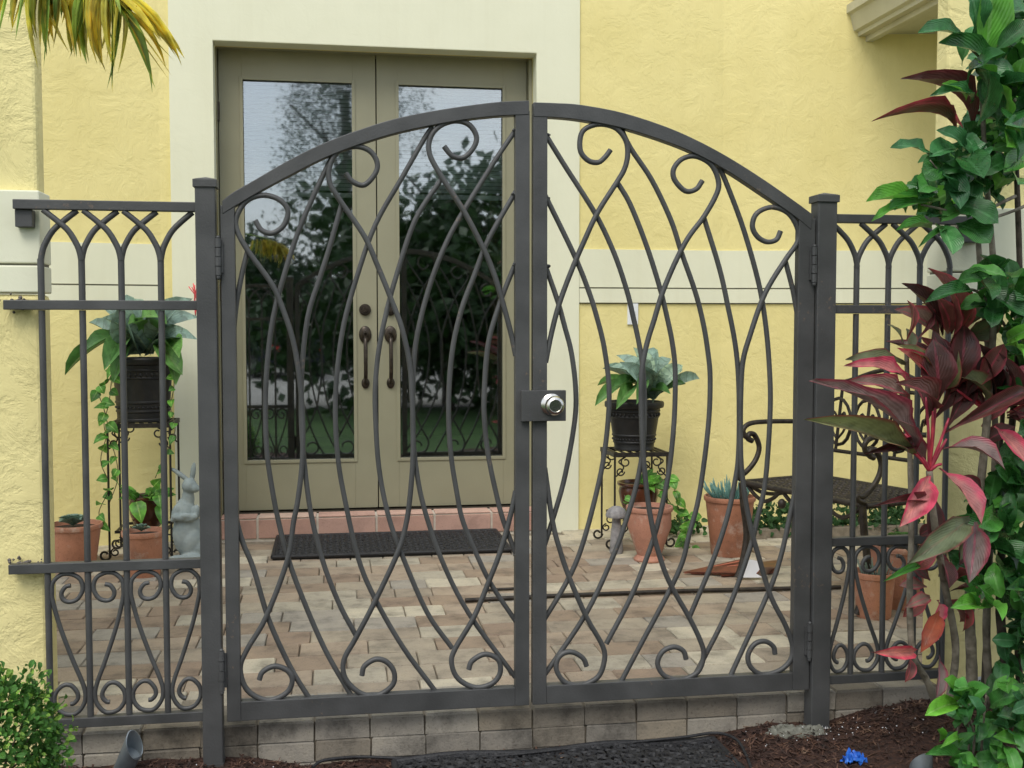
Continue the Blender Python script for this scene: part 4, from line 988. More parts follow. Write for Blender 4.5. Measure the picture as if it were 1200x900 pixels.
def shelf_pot(c, H, R1, label):
    t = thing('potted_plant', label, 'potted plant', c); pr = [(0, 0), (R1 * .62, 0), (R1 * .7, .01), (R1 * .9, H * .4), (R1 * .98, H * .7), (R1 * .93, H * .85), (R1 * 1.05, H * .93), (R1 * 1.04, H), (R1 * .95, H), (R1 * .85, H - .02), (.001, H - .02)]
    lathe_pot(t, c, pr, 'glazed_brown', H - .015, R1 * .9); return t
zs1 = P(165, 616, s1c.y).z; p1 = shelf_pot((s1c.x + .01, s1c.y - .01, zs1), .15, .088, 'glossy brown pot with bright trailing pothos on the left stand lower shelf')
for i in range(22):
    a = rnd.uniform(0, 6.28); c = Vector((s1c.x + .06 * math.cos(a), s1c.y + .06 * math.sin(a), zs1 + .14)); d = Vector((math.cos(a), math.sin(a) - .3, rnd.uniform(-.2, 1))).normalized() * rnd.uniform(.05, .10)
    leaf('heart', 'pothos_leaf', c, c + d, .045, Vector((0, -1, .6)) + rv(.3), p1)
for bx, by, tx, ty, w in ((160,588,166,614,20),(188,592,190,616,15),(186,580,188,596,16),(180,570,190,560,14)):
    leaf('heart', 'pothos_leaf', P(bx, by, s1c.y - .12), P(tx, ty, s1c.y - .16), w * 5.2 / FPX, (.2, -1, .3), p1)
zs2 = P(751, 600, s2c.y).z; p2 = shelf_pot((s2c.x + .02, s2c.y - .02, zs2), .16, .105, 'glossy dark brown pot with trailing pothos on the right stand lower shelf')
for i in range(20):
    a = rnd.uniform(-1.2, 1.2); c = Vector((s2c.x + .07 * math.cos(a), s2c.y + .06 * math.sin(a) - .03, zs2 + .15)); d = Vector((math.cos(a), math.sin(a) - .5, rnd.uniform(-.5, 1))).normalized() * rnd.uniform(.06, .11)
    leaf('heart', 'pothos_leaf', c, c + d, .055, Vector((0, -1, .6)) + rv(.3), p2)
vine(p2, [(776, 572), (786, 590), (796, 600), (812, 605), (808, 620), (798, 635)], s2c.y - .16, 12, .06)
vine(p2, [(770, 568), (784, 560), (792, 580), (798, 620), (806, 640), (820, 645)], s2c.y - .15, 12, .06)
vine(p2, [(732, 580), (734, 600), (730, 610)], s2c.y - .15, 5, .045)

# ivy along the wall foot
def ivy(label, x0, x1, y, n, h):
    g = MB()
    for i in range(n):
        c = Vector((rnd.uniform(x0, x1), y + rnd.uniform(-.12, .06), rnd.uniform(0.01, h) * (.4 + .6 * abs(math.sin(i * 1.7)))))
        d = Vector((rnd.uniform(-1, 1), rnd.uniform(-1, .2), rnd.uniform(-.3, 1))).normalized() * rnd.uniform(.02, .045); stuff_leaf(g, 'heart', c, c + d, .03, Vector((0, -1, .7)) + rv(.4))
    tag(g.build('ivy', 'ivy_leaf'), label, 'ivy', kind='stuff')
w_ = G(905, 640); ivy('low dark ivy at the wall foot beside the bench', w_.x - .12, w_.x + .95, 5.62, 900, .17)
w_ = G(800, 640); ivy('trailing green ivy between the terracotta pots at the wall foot', w_.x - .10, w_.x + .2, 5.72, 160, .10)
w_ = G(60, 640); ivy('dark ivy at the wall foot behind the wide terracotta pot', w_.x - .25, w_.x + .15, 5.45, 260, .13)
g = MB(); a, b_ = G(872, 652), G(1100, 660); g.box((a.x, 5.50, -.02), (a.x + 1.5, 5.56, .05)); 
tag(g.build('bed_kerb', 'joint_sand', bevel=.006), 'low tan kerb in front of the ivy beside the bench', 'kerb')

# rabbit statue
def statue(name, label, cat, parts, mat, c, vox=.006):
    g = MB()
    for p_ in parts: g.ell(Vector(c) + Vector(p_[0]), p_[1], p_[2] if len(p_) > 2 else None, 20, 14)
    o = g.build(name, mat, org=c, smooth=180); r = o.modifiers.new('remesh', 'REMESH'); r.mode = 'VOXEL'; r.voxel_size = vox; r.use_smooth_shade = True
    s_ = o.modifiers.new('smooth', 'SMOOTH'); s_.factor = .6; s_.iterations = 6
    return tag(o, label, cat)
rc = G(219, 657); rc = Vector((rc.x, rc.y + .05, 0)); E_ = Euler
rp_ = [((-.002, 0, .125), (.070, .062, .115)), ((.022, -.012, .085), (.058, .060, .085)), ((-.01, 0, .215), (.052, .048, .085)), ((.004, 0, .29), (.030, .030, .06)),
       ((.012, -.006, .352), (.037, .034, .036)), ((.036, -.016, .342), (.026, .024, .022)), ((.052, -.022, .338), (.012, .012, .010)),
       ((-.028, .004, .405), (.012, .020, .052), E_((0, R(-52), 0))), ((-.050, .004, .422), (.010, .016, .036), E_((0, R(-58), 0))), ((.028, .004, .418), (.014, .012, .050), E_((0, R(8), 0))),
       ((-.050, -.028, .232), (.020, .020, .042), E_((0, R(18), 0))), ((-.030, -.055, .208), (.040, .019, .017), E_((0, R(12), 0))), ((.020, -.058, .205), (.036, .018, .018), E_((0, R(-14), 0))), ((.046, -.03, .23), (.018, .02, .036)),
       ((.002, -.066, .218), (.028, .014, .014)), ((-.060, -.045, .198), (.016, .015, .014)),
       ((-.030, -.055, .014), (.055, .028, .016)), ((.030, -.070, .018), (.046, .034, .020)), ((.050, -.025, .05), (.040, .045, .055)), ((-.01, .065, .05), (.028, .028, .028)), ((0, -.01, .006), (.075, .07, .010))]
statue('rabbit_statue', 'grey green rabbit statue standing upright by the left door jamb', 'statue', [(p_[0], p_[1]) + ((p_[2],) if len(p_) > 2 else ()) for p_ in rp_], 'statue_grey', rc, .0045)
mc = G(724, 650); mc = Vector((mc.x, mc.y + .03, 0)); H = .235
t = thing('mushroom_ornament', 'grey stone mushroom ornament beside the footed terracotta urn', 'ornament', mc)
g = MB(); g.lathe([(0, 0), (.030, 0), (.034, .012), (.031, .05), (.028, .1), (.023, .14), (.020, .19), (.018, .20)], mc, 20); g.build('stem', 'statue_stone', t, 60)
g = MB(); g.lathe([(.017, .190), (.045, .180), (.052, .182), (.054, .190), (.050, .205), (.038, .222), (.020, .233), (.0001, .237)], mc, 24); g.build('cap', 'statue_stone', t, 60)

# folded dark object with the white card
t = thing('folded_metal', 'folded dark reddish metal piece with a white card lying before the tall pot', 'scrap', G(870, 668))
def slab(pts, th, mat, name):
    a = [Vector(p_) for p_ in pts]; nn = (a[1] - a[0]).cross(a[-1] - a[0]).normalized() * th
    n_ = len(a); g = MB(); g.add(a + [p_ + nn for p_ in a], [tuple(range(n_))[::-1], tuple(range(n_, 2 * n_))] + [(i, (i + 1) % n_, (i + 1) % n_ + n_, i + n_) for i in range(n_)]); return g.build(name, mat, t, bevel=.001)
slab([G(800, 671, .012), G(868, 672, .02), G(872, 655, .06)], .004, 'rust_red', 'plate')
slab([G(845, 676, .003), G(908, 672, .003), G(912, 658, .003), G(862, 664, .003)], .008, 'rust_red', 'plate')
slab([G(893, 676, .01), G(909, 664, .012), G(893, 664, .085), G(886, 672, .07)], .006, 'rust_red', 'plate')
ca, cb = G(871, 677, .01), G(895, 677, .01); slab([ca, cb, cb + Vector((-.012, .03, .068)), ca + Vector((-.004, .03, .082))], .002, 'paper', 'card')
for a_, b2_ in (((802, 671.5, .008), (866, 671, .008)), ((806, 670, .012), (868, 662, .045)), ((812, 669, .016), (870, 657, .06)), ((810, 672.5, .004), (866, 673, .004))):
    g = MB(); g.tube([G(*a_), G(*b2_)], .0028, 5); g.build('edge_strip', 'copper_edge', t)

# iron bench on the right
A = G(874, 566, .43); B = G(1010, 592, .43); u = (B - A); Lb = u.length; u.normalize(); v = Vector((-u.y, u.x, 0))
if v.x < 0: v = -v
Z = Vector((0, 0, 1)); D = .43
bench = thing('bench', 'dark cast iron garden bench with scrolled arms behind the right gate post', 'bench', (A.x, A.y, 0))
def bp(s_, d, z): return Vector((A.x, A.y, 0)) + u * (Lb * s_) + v * d + Z * z
g = MB()     # seat: rim with an open lattice
for a_, c_ in (((-.03, 0), (1.03, 0)), ((-.03, D), (1.03, D)), ((-.03, 0), (-.03, D)), ((1.03, 0), (1.03, D))):
    p0, p1 = bp(a_[0], a_[1], .43), bp(c_[0], c_[1], .43); g.tube([p0, p1], .013, 8, flat=1.0)
g.build('seat_rim', 'bench_iron', bench, 60)
g = MB(); nS, nD = 17, 9
for i in range(nS):
    for j in range(nD):
        s_, d = (i + .5) / nS, D * (j + .5) / nD; c = bp(s_, d, .432); w = Lb / nS * .5; q = D / nD * .5
        pts = [c + u * (w * .95 * math.cos(a_)) + v * (q * .95 * math.sin(a_)) for a_ in [k * math.pi / 4 for k in range(9)]]
        g.tube(pts, .0042, 5, caps=False)
for j in range(4): g.tube([bp(-.02, D * (j + 1) / 5, .43), bp(1.02, D * (j + 1) / 5, .43)], .006, 6)
g.build('seat_lattice', 'bench_iron', bench, 60)
g = MB()     # apron swags under the front and left rims
for k in range(3):
    g.tube(spline([bp(k / 3 + .01, .005, .42), bp(k / 3 + .08, .005, .385), bp(k / 3 + .167, .005, .365), bp(k / 3 + .25, .005, .385), bp(k / 3 + .32, .005, .42)], 4), .009, 6)
    g.ell(bp(k / 3 + .333, .005, .37), (.018, .018, .022), n=10, m=6)
g.tube(spline([bp(0, .02, .42), bp(0, .10, .38), bp(0, .2, .37), bp(0, .32, .385), bp(0, .41, .42)], 4), .009, 6)
g.build('apron', 'bench_iron', bench, 60)
for s_ in (-.02, 1.02):
    g = MB(); g.tube(spline([bp(s_, -.01, .43), bp(s_, .0, .33), bp(s_, .02, .2), bp(s_, .0, .08), bp(s_, -.03, .01)], 5), .015, 8); g.build('leg', 'bench_iron', bench, 60)
    g = MB(); g.tube(spline([bp(s_, D, .43), bp(s_, D + .01, .3), bp(s_, D + .04, .15), bp(s_, D + .08, .01)], 5), .014, 8); g.build('leg', 'bench_iron', bench, 60)
    g = MB()    # arm: leg scroll up the front, curl, straight run to the back
    g.tube(spline([bp(s_, -.01, .445), bp(s_, -.035, .455), bp(s_, -.04, .47), bp(s_, .0, .47), bp(s_, .06, .52), bp(s_, .085, .58), bp(s_, .06, .635), bp(s_, .03, .645), bp(s_, .02, .625), bp(s_, .045, .612)], 5), .012, 8)
    g.tube(spline([bp(s_, .03, .625), bp(s_, .005, .635), bp(s_, -.005, .665), bp(s_, .03, .69), bp(s_, .12, .695), bp(s_, .28, .69), bp(s_, D + .01, .68)], 5), .011, 8)
    g.build('armrest', 'bench_iron', bench, 60)
    g = MB(); g.tube(spline([bp(s_, D, .43), bp(s_, D + .005, .6), bp(s_, D + .03, .75), bp(s_, D + .06, .86), bp(s_, D + .05, .90), bp(s_, D + .015, .905)], 5), .014, 8); g.ell(bp(s_, D + .02, .90), (.022, .022, .022), n=10, m=7); g.build('back_upright', 'bench_iron', bench, 60)
g = MB()
for z, d in ((.56, D + .004), (.84, D + .05)): g.tube([bp(-.02, d, z), bp(1.02, d, z)], .009, 8)
g.tube(spline([bp(-.02, D + .05, .84), bp(.2, D + .055, .88), bp(.5, D + .06, .93), bp(.8, D + .055, .88), bp(1.02, D + .05, .84)], 6), .010, 8)
g.build('back_rail', 'bench_iron', bench, 60)
for k in range(4):
    s_ = (k + .5) / 4; g = MB(); zc = .69
    g.tube([bp(s_ + .11 * math.cos(a_), D + .028, zc + .105 * math.sin(a_)) for a_ in [i * math.pi / 8 for i in range(17)]], .008, 6)
    g.tube([bp(s_, D + .012, .56), bp(s_, D + .05, .85)], .008, 6)
    for sg in (-1, 1): g.tube(spline([bp(s_, D + .02, .61), bp(s_ + sg * .06, D + .024, .66), bp(s_ + sg * .05, D + .03, .73), bp(s_ + sg * .015, D + .03, .71)], 5), .006, 6)
    g.build('back_ornament', 'bench_iron', bench, 60)

# garden spotlights at the bottom edge
def spot(c, tilt, az, label):
    t = thing('garden_spotlight', label, 'spotlight', c, 'garden spotlights in the mulch'); c = Vector(c)
    M = Matrix.Translation(c + Vector((0, 0, .07))) @ Matrix.Rotation(az, 4, 'Z') @ Matrix.Rotation(tilt, 4, 'X')
    g = MB(); k = 28; vs = []; 
    for z, r, cut in ((-.05, .020, 0), (-.035, .026, 0), (.03, .028, 0), (.05, .030, 1)):
        for i in range(k): a_ = 2 * math.pi * i / k; vs.append((r * math.cos(a_), r * math.sin(a_), z + (cut * .028 * math.sin(a_))))
    for z, r, cut in ((.05, .027, 1), (.02, .026, 0)):
        for i in range(k): a_ = 2 * math.pi * i / k; vs.append((r * math.cos(a_), r * math.sin(a_), z + (cut * .028 * math.sin(a_))))
    fs = [(j * k + i, j * k + (i + 1) % k, (j + 1) * k + (i + 1) % k, (j + 1) * k + i) for j in range(5) for i in range(k)] + [tuple(range(k))[::-1], tuple(range(5 * k, 6 * k))]
    g.add([M @ Vector(q) for q in vs], fs); g.build('lamp_hood', 'spot_metal', t, 40)
    g = MB(); g.tube([c + Vector((0, 0, -.05)), c + Vector((0, 0, .06))], .008, 8); g.build('spike', 'black_plastic', t, 60); return t
c = G(150, 905, -.09); spot((c.x, c.y, -.125), R(28), R(60), 'grey garden spotlight pointing up below the left fence panel')
c = G(1081, 912, -.06); spot((c.x, c.y, -.14), R(10), R(180), 'grey garden spotlight at the lower edge beside the green shrub')
# blue scrap
c = G(1000, 893, -.085); g = MB()
n_ = 15
for j_ in range(n_):
    for i_ in range(n_):
        u_, w_ = i_ / (n_ - 1) * 2 - 1, j_ / (n_ - 1) * 2 - 1; q_ = Vector((u_ * 2.3, w_ * 2.3, 7))
        g.v.append(Vector((c.x + u_ * .032 * (.6 + .4 * abs(w_)) + .014 * noise.noise(q_), c.y + w_ * .020 + .012 * noise.noise(q_ + Vector((9, 0, 0))), mulch_z(c.x, c.y) + .026 + .034 * noise.noise(q_ * 1.3 + Vector((0, 9, 0))) - .010 * (u_ * u_ + w_ * w_))))
g.f += [(b_ * n_ + a_, b_ * n_ + a_ + 1, (b_ + 1) * n_ + a_ + 1, (b_ + 1) * n_ + a_) for b_ in range(n_ - 1) for a_ in range(n_ - 1)]
o = g.build('plastic_scrap', 'blue_plastic'); so_ = o.modifiers.new('thickness', 'SOLIDIFY'); so_.thickness = .0008
tag(o, 'crumpled bright blue plastic scrap lying on the mulch', 'litter')

# ================================================================== PLANTS
YP = 2.72
# red leaved cordyline
ti = thing('cordyline', 'red and olive leaved cordyline plant in front of the right fence panel', 'cordyline', (P(1090, 815, YP).x, YP, -.08))
def stem(t, pts, r, mat, name='stem', n=8):
    q = spline(pts, 6); k = len(q); rs = [r[0] + (r[1] - r[0]) * i / (k - 1) for i in range(k)]
    rs = [a * (1 + .05 * math.sin(i * 2.1)) for i, a in enumerate(rs)]
    g = MB(); g.tube(q, rs, n); return g.build(name, mat, t, 180)
stem(ti, [P(1098, 830, YP + .05), P(1086, 797, YP + .03), P(1070, 768, YP + .01), P(1066, 700, YP), P(1068, 620, YP + .02), P(1066, 520, YP + .05), P(1064, 470, YP + .05), P(1062, 400, YP + .05)], (.0105, .006), 'bark', 'trunk')
stem(ti, [P(1112, 825, YP + .1), P(1120, 760, YP + .08), P(1108, 690, YP + .05), P(1096, 620, YP + .0), P(1089, 552, YP)], (.0105, .009), 'bark', 'trunk')
stem(ti, [P(1160, 830, YP + .2), P(1156, 740, YP + .2), P(1160, 640, YP + .15), P(1166, 540, YP + .1), P(1165, 480, YP + .1), P(1150, 330, YP + .12), P(1138, 160, YP + .12)], (.012, .007), 'bark', 'trunk')
TI = [ # base px, tip px, width px, base depth, tip depth, colour
 (1082,540,952,445,25,0,-.10,'ti_purple'),(1074,535,943,491,28,0,-.12,'ti_olive'),(1066,473,990,447,24,.05,-.02,'ti_purple'),(1066,447,990,428,20,.05,.0,'ti_pink'),(1063,428,991,421,19,.05,.05,'ti_olive'),
 (1089,556,1053,618,34,0,-.12,'ti_pink'),(1100,549,1150,615,33,0,-.12,'ti_pink'),(1104,527,1178,551,28,0,-.10,'ti_purple'),(1104,509,1206,457,22,0,.0,'ti_dark'),
 (1136,607,1062,661,34,-.02,-.15,'ti_olive'),(1143,612,1135,684,34,-.02,-.14,'ti_purple'),(1098,470,1094,397,46,.04,.02,'ti_dark'),(1090,485,1049,448,32,.03,-.06,'ti_dark'),(1082,500,1060,440,30,.06,.05,'ti_dark'),
 (1120,455,1130,380,38,.06,.06,'ti_dark'),(1146,455,1178,402,28,.05,.02,'ti_maroon'),(1130,470,1160,415,26,.08,.08,'ti_dark'),(1165,500,1204,545,24,.04,-.06,'ti_pink'),(1086,598,1024,593,11,.0,-.08,'ti_maroon'),
 (1078,520,1013,532,15,.03,-.02,'ti_dark'),(1112,404,1088,314,34,.1,.06,'ti_maroon'),(1122,400,1128,335,30,.1,.08,'ti_maroon'),(1060,402,1063,352,7,.05,.08,'ti_maroon'),(1075,398,1094,368,8,.05,.08,'ti_maroon'),
 (1058,402,1040,380,6,.05,.06,'ti_olive'),(1138,156,1056,92,26,.12,.04,'ti_dark'),(1120,153,1022,142,8,.12,.04,'ti_maroon'),(1128,150,1090,130,12,.12,.1,'ti_pink'),
 (1073,762,1022,764,18,.0,-.08,'ti_pink'),(1100,716,1078,765,24,-.02,-.1,'ti_orange'),(1100,768,1096,822,16,.0,-.06,'ti_purple'),(1078,664,1034,682,10,.02,-.03,'leaf_mid'),(1070,668,1100,640,24,.05,.0,'ti_maroon'),
 (1100,650,1112,690,26,.05,.0,'ti_dark'),(1090,700,1060,712,18,.03,-.02,'ti_purple'),(1066,770,1060,800,14,.0,-.03,'ti_maroon'),(1150,520,1190,500,24,.1,.05,'ti_dark'),(1150,500,1172,452,26,.1,.1,'ti_maroon'),
 (1110,500,1140,440,28,.1,.12,'ti_dark'),(1095,490,1120,430,28,.12,.14,'ti_dark'),(1070,510,1030,470,26,.1,.06,'ti_maroon'),(1160,470,1210,430,26,.12,.1,'ti_dark'),(1185,480,1212,520,24,.08,.04,'ti_maroon'),
 (1066,420,1062,385,16,.05,.1,'ti_olive'),(1104,620,1080,650,18,.05,.04,'ti_maroon'),(1112,560,1150,575,22,.08,.06,'ti_dark'),(1092,575,1096,640,24,.08,.06,'ti_dark'),(1160,120,1180,70,22,.15,.15,'ti_maroon'),
 (1140,150,1150,95,18,.15,.15,'ti_maroon'),(1100,440,1080,395,26,.12,.14,'ti_maroon'),(1130,700,1128,740,18,.1,.1,'ti_maroon')]
for bx, by, tx, ty, w, d0, d1, mt in TI:
    n_ = Vector((rnd.uniform(-.35, .35), -.85, rnd.uniform(.15, .6)))
    leaf('lance', mt, P(bx, by, YP + d0), P(tx, ty, YP + d1), w * 2.78 / FPX, n_, ti)
for i, (tx, ty) in enumerate([(1078, 536), (1072, 534), (1100, 546), (1104, 524), (1106, 506), (1092, 500), (1086, 488), (1096, 474), (1068, 520), (1060, 505)]):
    g = MB(); b0 = P(1089, 552, YP); q = P(tx, ty, YP - .01); out2 = b0 + (q - b0) * 1.35; g.tube(spline([b0, (b0 + out2) / 2 + Vector((0, -.004, .006)), out2], 4), [.005] * 4 + [.004] * 4 + [.0025], 6); g.build('stalk', 'ti_stalk', ti, 180)
for i in range(12):
    b0 = P(1165, 485, YP + .1); q = P(1165 + rnd.uniform(-55, 45), 485 + rnd.uniform(-75, -10), YP + .1 + rnd.uniform(-.05, .05)); g = MB(); g.tube(spline([b0, (b0 + q) / 2 + Vector((0, 0, -.004)), q], 4), [.005] * 4 + [.004] * 4 + [.0025], 6); g.build('stalk', 'ti_stalk', ti, 180)

for cx_, cy_, yy_, n2, lo_, hi_ in ((1166, 488, YP + .09, 20, -150, 20), (1100, 470, YP + .10, 13, -140, -35), (1120, 610, YP + .10, 9, 20, 170), (1112, 405, YP + .12, 7, -150, -30), (1100, 690, YP + .07, 9, 0, 360)):
    for i in range(n2):
        a = R(lo_ + (hi_ - lo_) * (i + .5) / n2 + rnd.uniform(-9, 9)); ln = rnd.uniform(62, 98) * (.55 if n2 == 9 else 1); tx, ty = cx_ + math.cos(a) * ln, cy_ + math.sin(a) * ln + ln * .05
        leaf('lance', rnd.choice(['ti_dark', 'ti_dark', 'ti_maroon', 'ti_purple', 'ti_purple', 'ti_olive', 'ti_olive', 'ti_pink']), P(cx_ + math.cos(a) * 14, cy_ + math.sin(a) * 14, yy_), P(tx, ty, yy_ + rnd.uniform(-.10, .08)), rnd.uniform(22, 33) * (.7 if n2 == 9 else 1) * 2.8 / FPX, Vector((rnd.uniform(-.5, .5), -.8, rnd.uniform(.2, .8))), ti)

def inpoly(x, y, poly):
    c = False; n_ = len(poly)
    for i in range(n_):
        x1_, y1_ = poly[i]; x2_, y2_ = poly[(i + 1) % n_]
        if (y1_ > y) != (y2_ > y) and x < (x2_ - x1_) * (y - y1_) / (y2_ - y1_) + x1_: c = not c
    return c
def sample(poly):
    xs_ = [p_[0] for p_ in poly]; ys_ = [p_[1] for p_ in poly]
    while True:
        x, y = rnd.uniform(min(xs_), max(xs_)), rnd.uniform(min(ys_), max(ys_))
        if inpoly(x, y, poly): return x, y
def fill(t, poly, n_, y0, y1, mats, ln=(.075, .155), wr=.46, kind='oval'):
    cx = sum(p_[0] for p_ in poly) / len(poly); cy = sum(p_[1] for p_ in poly) / len(poly)
    for i in range(n_):
        x, y = sample(poly); Y = rnd.uniform(y0, y1); c = P(x, y, Y); L_ = rnd.uniform(*ln)
        o_ = P(x, y, Y) - P(cx, cy, (y0 + y1) / 2); d = (o_.normalized() * .8 + rv(.9) + Vector((-.25, -.3, .1))).normalized()
        nrm = Vector((rnd.uniform(-.7, .7), rnd.uniform(-1, -.1), rnd.uniform(.1, 1.1)))
        leaf(kind, rnd.choice(mats), c - d * L_ * .5, c + d * L_ * .5, L_ * wr * rnd.uniform(.85, 1.2), nrm, t)
YS = 2.62
sh = thing('shrub', 'tall glossy green broad leaved shrub at the right edge', 'shrub', (P(1150, 830, 2.9).x, 2.85, -.1))
D_, M_, Y_, B_ = 'leaf_deep', 'leaf_mid', 'leaf_young', 'leaf_bluish'
MAN = [(1152,76,1162,-18,46,0,'leaf_young'),(1138,50,1128,-22,30,0,B_),(1130,50,1076,38,22,-.03,B_),(1168,72,1100,50,24,0,D_),(1150,66,1170,50,26,.02,Y_),(1092,192,1044,172,18,-.02,B_),(1078,238,1015,236,22,-.05,Y_),(1092,240,1040,246,24,-.04,M_),
       (1062,250,1022,258,12,-.06,Y_),(1096,262,1116,298,32,-.05,B_),(1112,240,1170,262,34,-.03,D_),(1092,232,1066,215,26,-.02,B_),(1138,344,1084,354,18,-.06,D_),(1120,262,1160,285,40,-.02,D_),(1128,180,1098,152,20,0,B_),(1140,120,1090,112,14,0,B_),
       (1132,118,1104,98,10,-.02,Y_),(1140,240,1105,222,26,-.02,B_),(1190,190,1150,205,24,0,D_),(1120,330,1160,322,20,-.03,D_),(1150,335,1204,372,26,-.03,D_),(1125,322,1180,325,16,-.05,M_),(1180,400,1216,382,18,-.08,Y_),(1178,405,1200,420,18,-.08,Y_),
       (1092,268,1050,270,12,-.05,M_),(1110,272,1076,290,8,-.05,M_),(1196,26,1178,12,24,.03,M_),(1215,30,1180,22,22,.04,B_),(1204,70,1170,52,26,.05,M_),(1110,190,1125,245,26,-.03,B_),(1150,210,1100,200,24,.0,D_),(1120,205,1085,185,22,.0,D_),
       (1145,712,1114,712,22,-.08,Y_),(1148,714,1174,727,20,-.08,Y_),(1146,714,1146,686,16,-.08,M_),(1140,712,1128,690,14,-.05,M_),(1195,700,1180,676,22,-.06,B_),(1205,690,1178,690,20,-.08,M_)]
for bx, by, tx, ty, w, d, mt in MAN:
    leaf('oval', mt, P(bx, by, YS + .04), P(tx, ty, YS + d), w * 2.66 / FPX, Vector((rnd.uniform(-.4, .4), -.8, rnd.uniform(.2, .8))), sh)
pa = [(1140,55),(1175,40),(1215,50),(1215,215),(1190,215),(1165,225),(1150,245),(1115,262),(1080,255),(1062,245),(1085,215),(1090,190),(1120,165),(1145,145),(1145,95)]
fill(sh, pa, 165, 2.58, 3.0, [D_, D_, B_, M_, D_, B_, Y_])
fill(sh, [(1180,0),(1215,0),(1215,40),(1195,30)], 5, 2.6, 2.9, [M_, B_])
fill(sh, [(1140,335),(1165,320),(1215,330),(1215,400),(1185,410),(1150,385)], 48, 2.6, 2.85, [D_, D_, M_, D_])
fill(sh, [(1150,560),(1215,540),(1215,680),(1170,690),(1120,680),(1130,640)], 80, 2.75, 3.05, [D_, D_, M_, D_])
fill(sh, [(1165,640),(1215,660),(1215,780),(1190,770)], 30, 2.7, 3.0, [D_, D_, M_])
fill(sh, [(1165,400),(1215,395),(1215,560),(1185,560)], 22, 2.75, 2.9, [D_, M_])
X_ = lambda x, y, Y: P(x, y, Y)
stem(sh, [X_(1140, 830, 2.86), X_(1138, 760, 2.86), X_(1136, 710, 2.86), X_(1140, 640, 2.84), X_(1150, 560, 2.8), X_(1160, 450, 2.78), X_(1165, 330, 2.76), X_(1155, 200, 2.74), X_(1150, 90, 2.7)], (.0165, .006), 'bark')
stem(sh, [X_(1152, 820, 2.95), X_(1156, 740, 2.95), X_(1158, 660, 2.93), X_(1170, 560, 2.9), X_(1180, 400, 2.85)], (.009, .006), 'bark_dark')
stem(sh, [X_(1188, 830, 2.9), X_(1176, 760, 2.9), X_(1172, 690, 2.9), X_(1180, 560, 2.86), X_(1195, 380, 2.82), X_(1190, 160, 2.8)], (.016, .007), 'bark_dark')
stem(sh, [X_(1196, 830, 2.95), X_(1193, 740, 2.95), X_(1198, 640, 2.95)], (.012, .008), 'bark_dark')
stem(sh, [X_(1190, 400, 2.8), X_(1150, 345, 2.68), X_(1120, 340, 2.62)], (.005, .003), 'bark')
stem(sh, [X_(1190, 230, 2.8), X_(1140, 250, 2.7), X_(1080, 240, 2.6)], (.005, .003), 'bark')
stem(sh, [X_(1215, 235, 2.8), X_(1180, 250, 2.7), X_(1120, 268, 2.64)], (.005, .003), 'bark')
stem(sh, [X_(1190, 120, 2.75), X_(1160, 80, 2.66), X_(1125, 45, 2.62)], (.005, .003), 'bark')
stem(sh, [X_(1120, 215, 2.66), X_(1100, 200, 2.62), X_(1090, 188, 2.6)], (.003, .002), 'bark')
# low shrub in the corner
sh2 = thing('shrub', 'low bright green shrub in the bottom right corner by the spotlight', 'shrub', (P(1170, 900, 2.6).x, 2.6, -.13))
for bx, by, tx, ty, w, mt in ((1122,824,1084,838,22,Y_),(1118,822,1106,796,20,Y_),(1122,826,1160,806,26,M_),(1124,828,1130,850,20,M_),(1128,890,1084,884,16,M_),(1122,872,1102,876,10,Y_),(1100,870,1098,855,5,Y_),(1195,888,1165,862,22,Y_),(1198,890,1216,880,20,Y_),(1180,896,1160,910,14,Y_),(1200,870,1188,850,18,M_),(1190,850,1168,838,20,B_),(1160,830,1196,815,24,D_)):
    leaf('oval', mt, P(bx, by, 2.6), P(tx, ty, 2.53), w * 2.6 / FPX, Vector((rnd.uniform(-.3, .3), -.7, .7)), sh2)
fill(sh2, [(1115,815),(1160,800),(1215,780),(1215,905),(1110,910),(1125,870)], 95, 2.5, 2.85, [D_, D_, B_, M_, M_], (.06, .10))
fill(sh2, [(1170,740),(1215,720),(1215,800),(1165,810)], 22, 2.7, 2.9, [D_, B_, D_], (.07, .11))
fill(sh2, [(1190,835),(1215,825),(1215,860),(1195,860)], 4, 2.5, 2.6, ['ti_orange', Y_], (.03, .05), .3)
for k in range(7): x = rnd.uniform(1120, 1210); stem(sh2, [P(x, 915, 2.7), P(x + rnd.uniform(-12, 12), 860, 2.66), P(x + rnd.uniform(-20, 20), 815, 2.62)], (.004, .002), 'bark')
g = MB(); q = P(1143, 800, 2.98); g.obox(q, (.032, .004, .002), (0, .001, 0), (0, .004, .014)); tag(g.build('plant_tag', 'paper'), 'small white plant tag at the shrub foot on the right', 'plant tag')

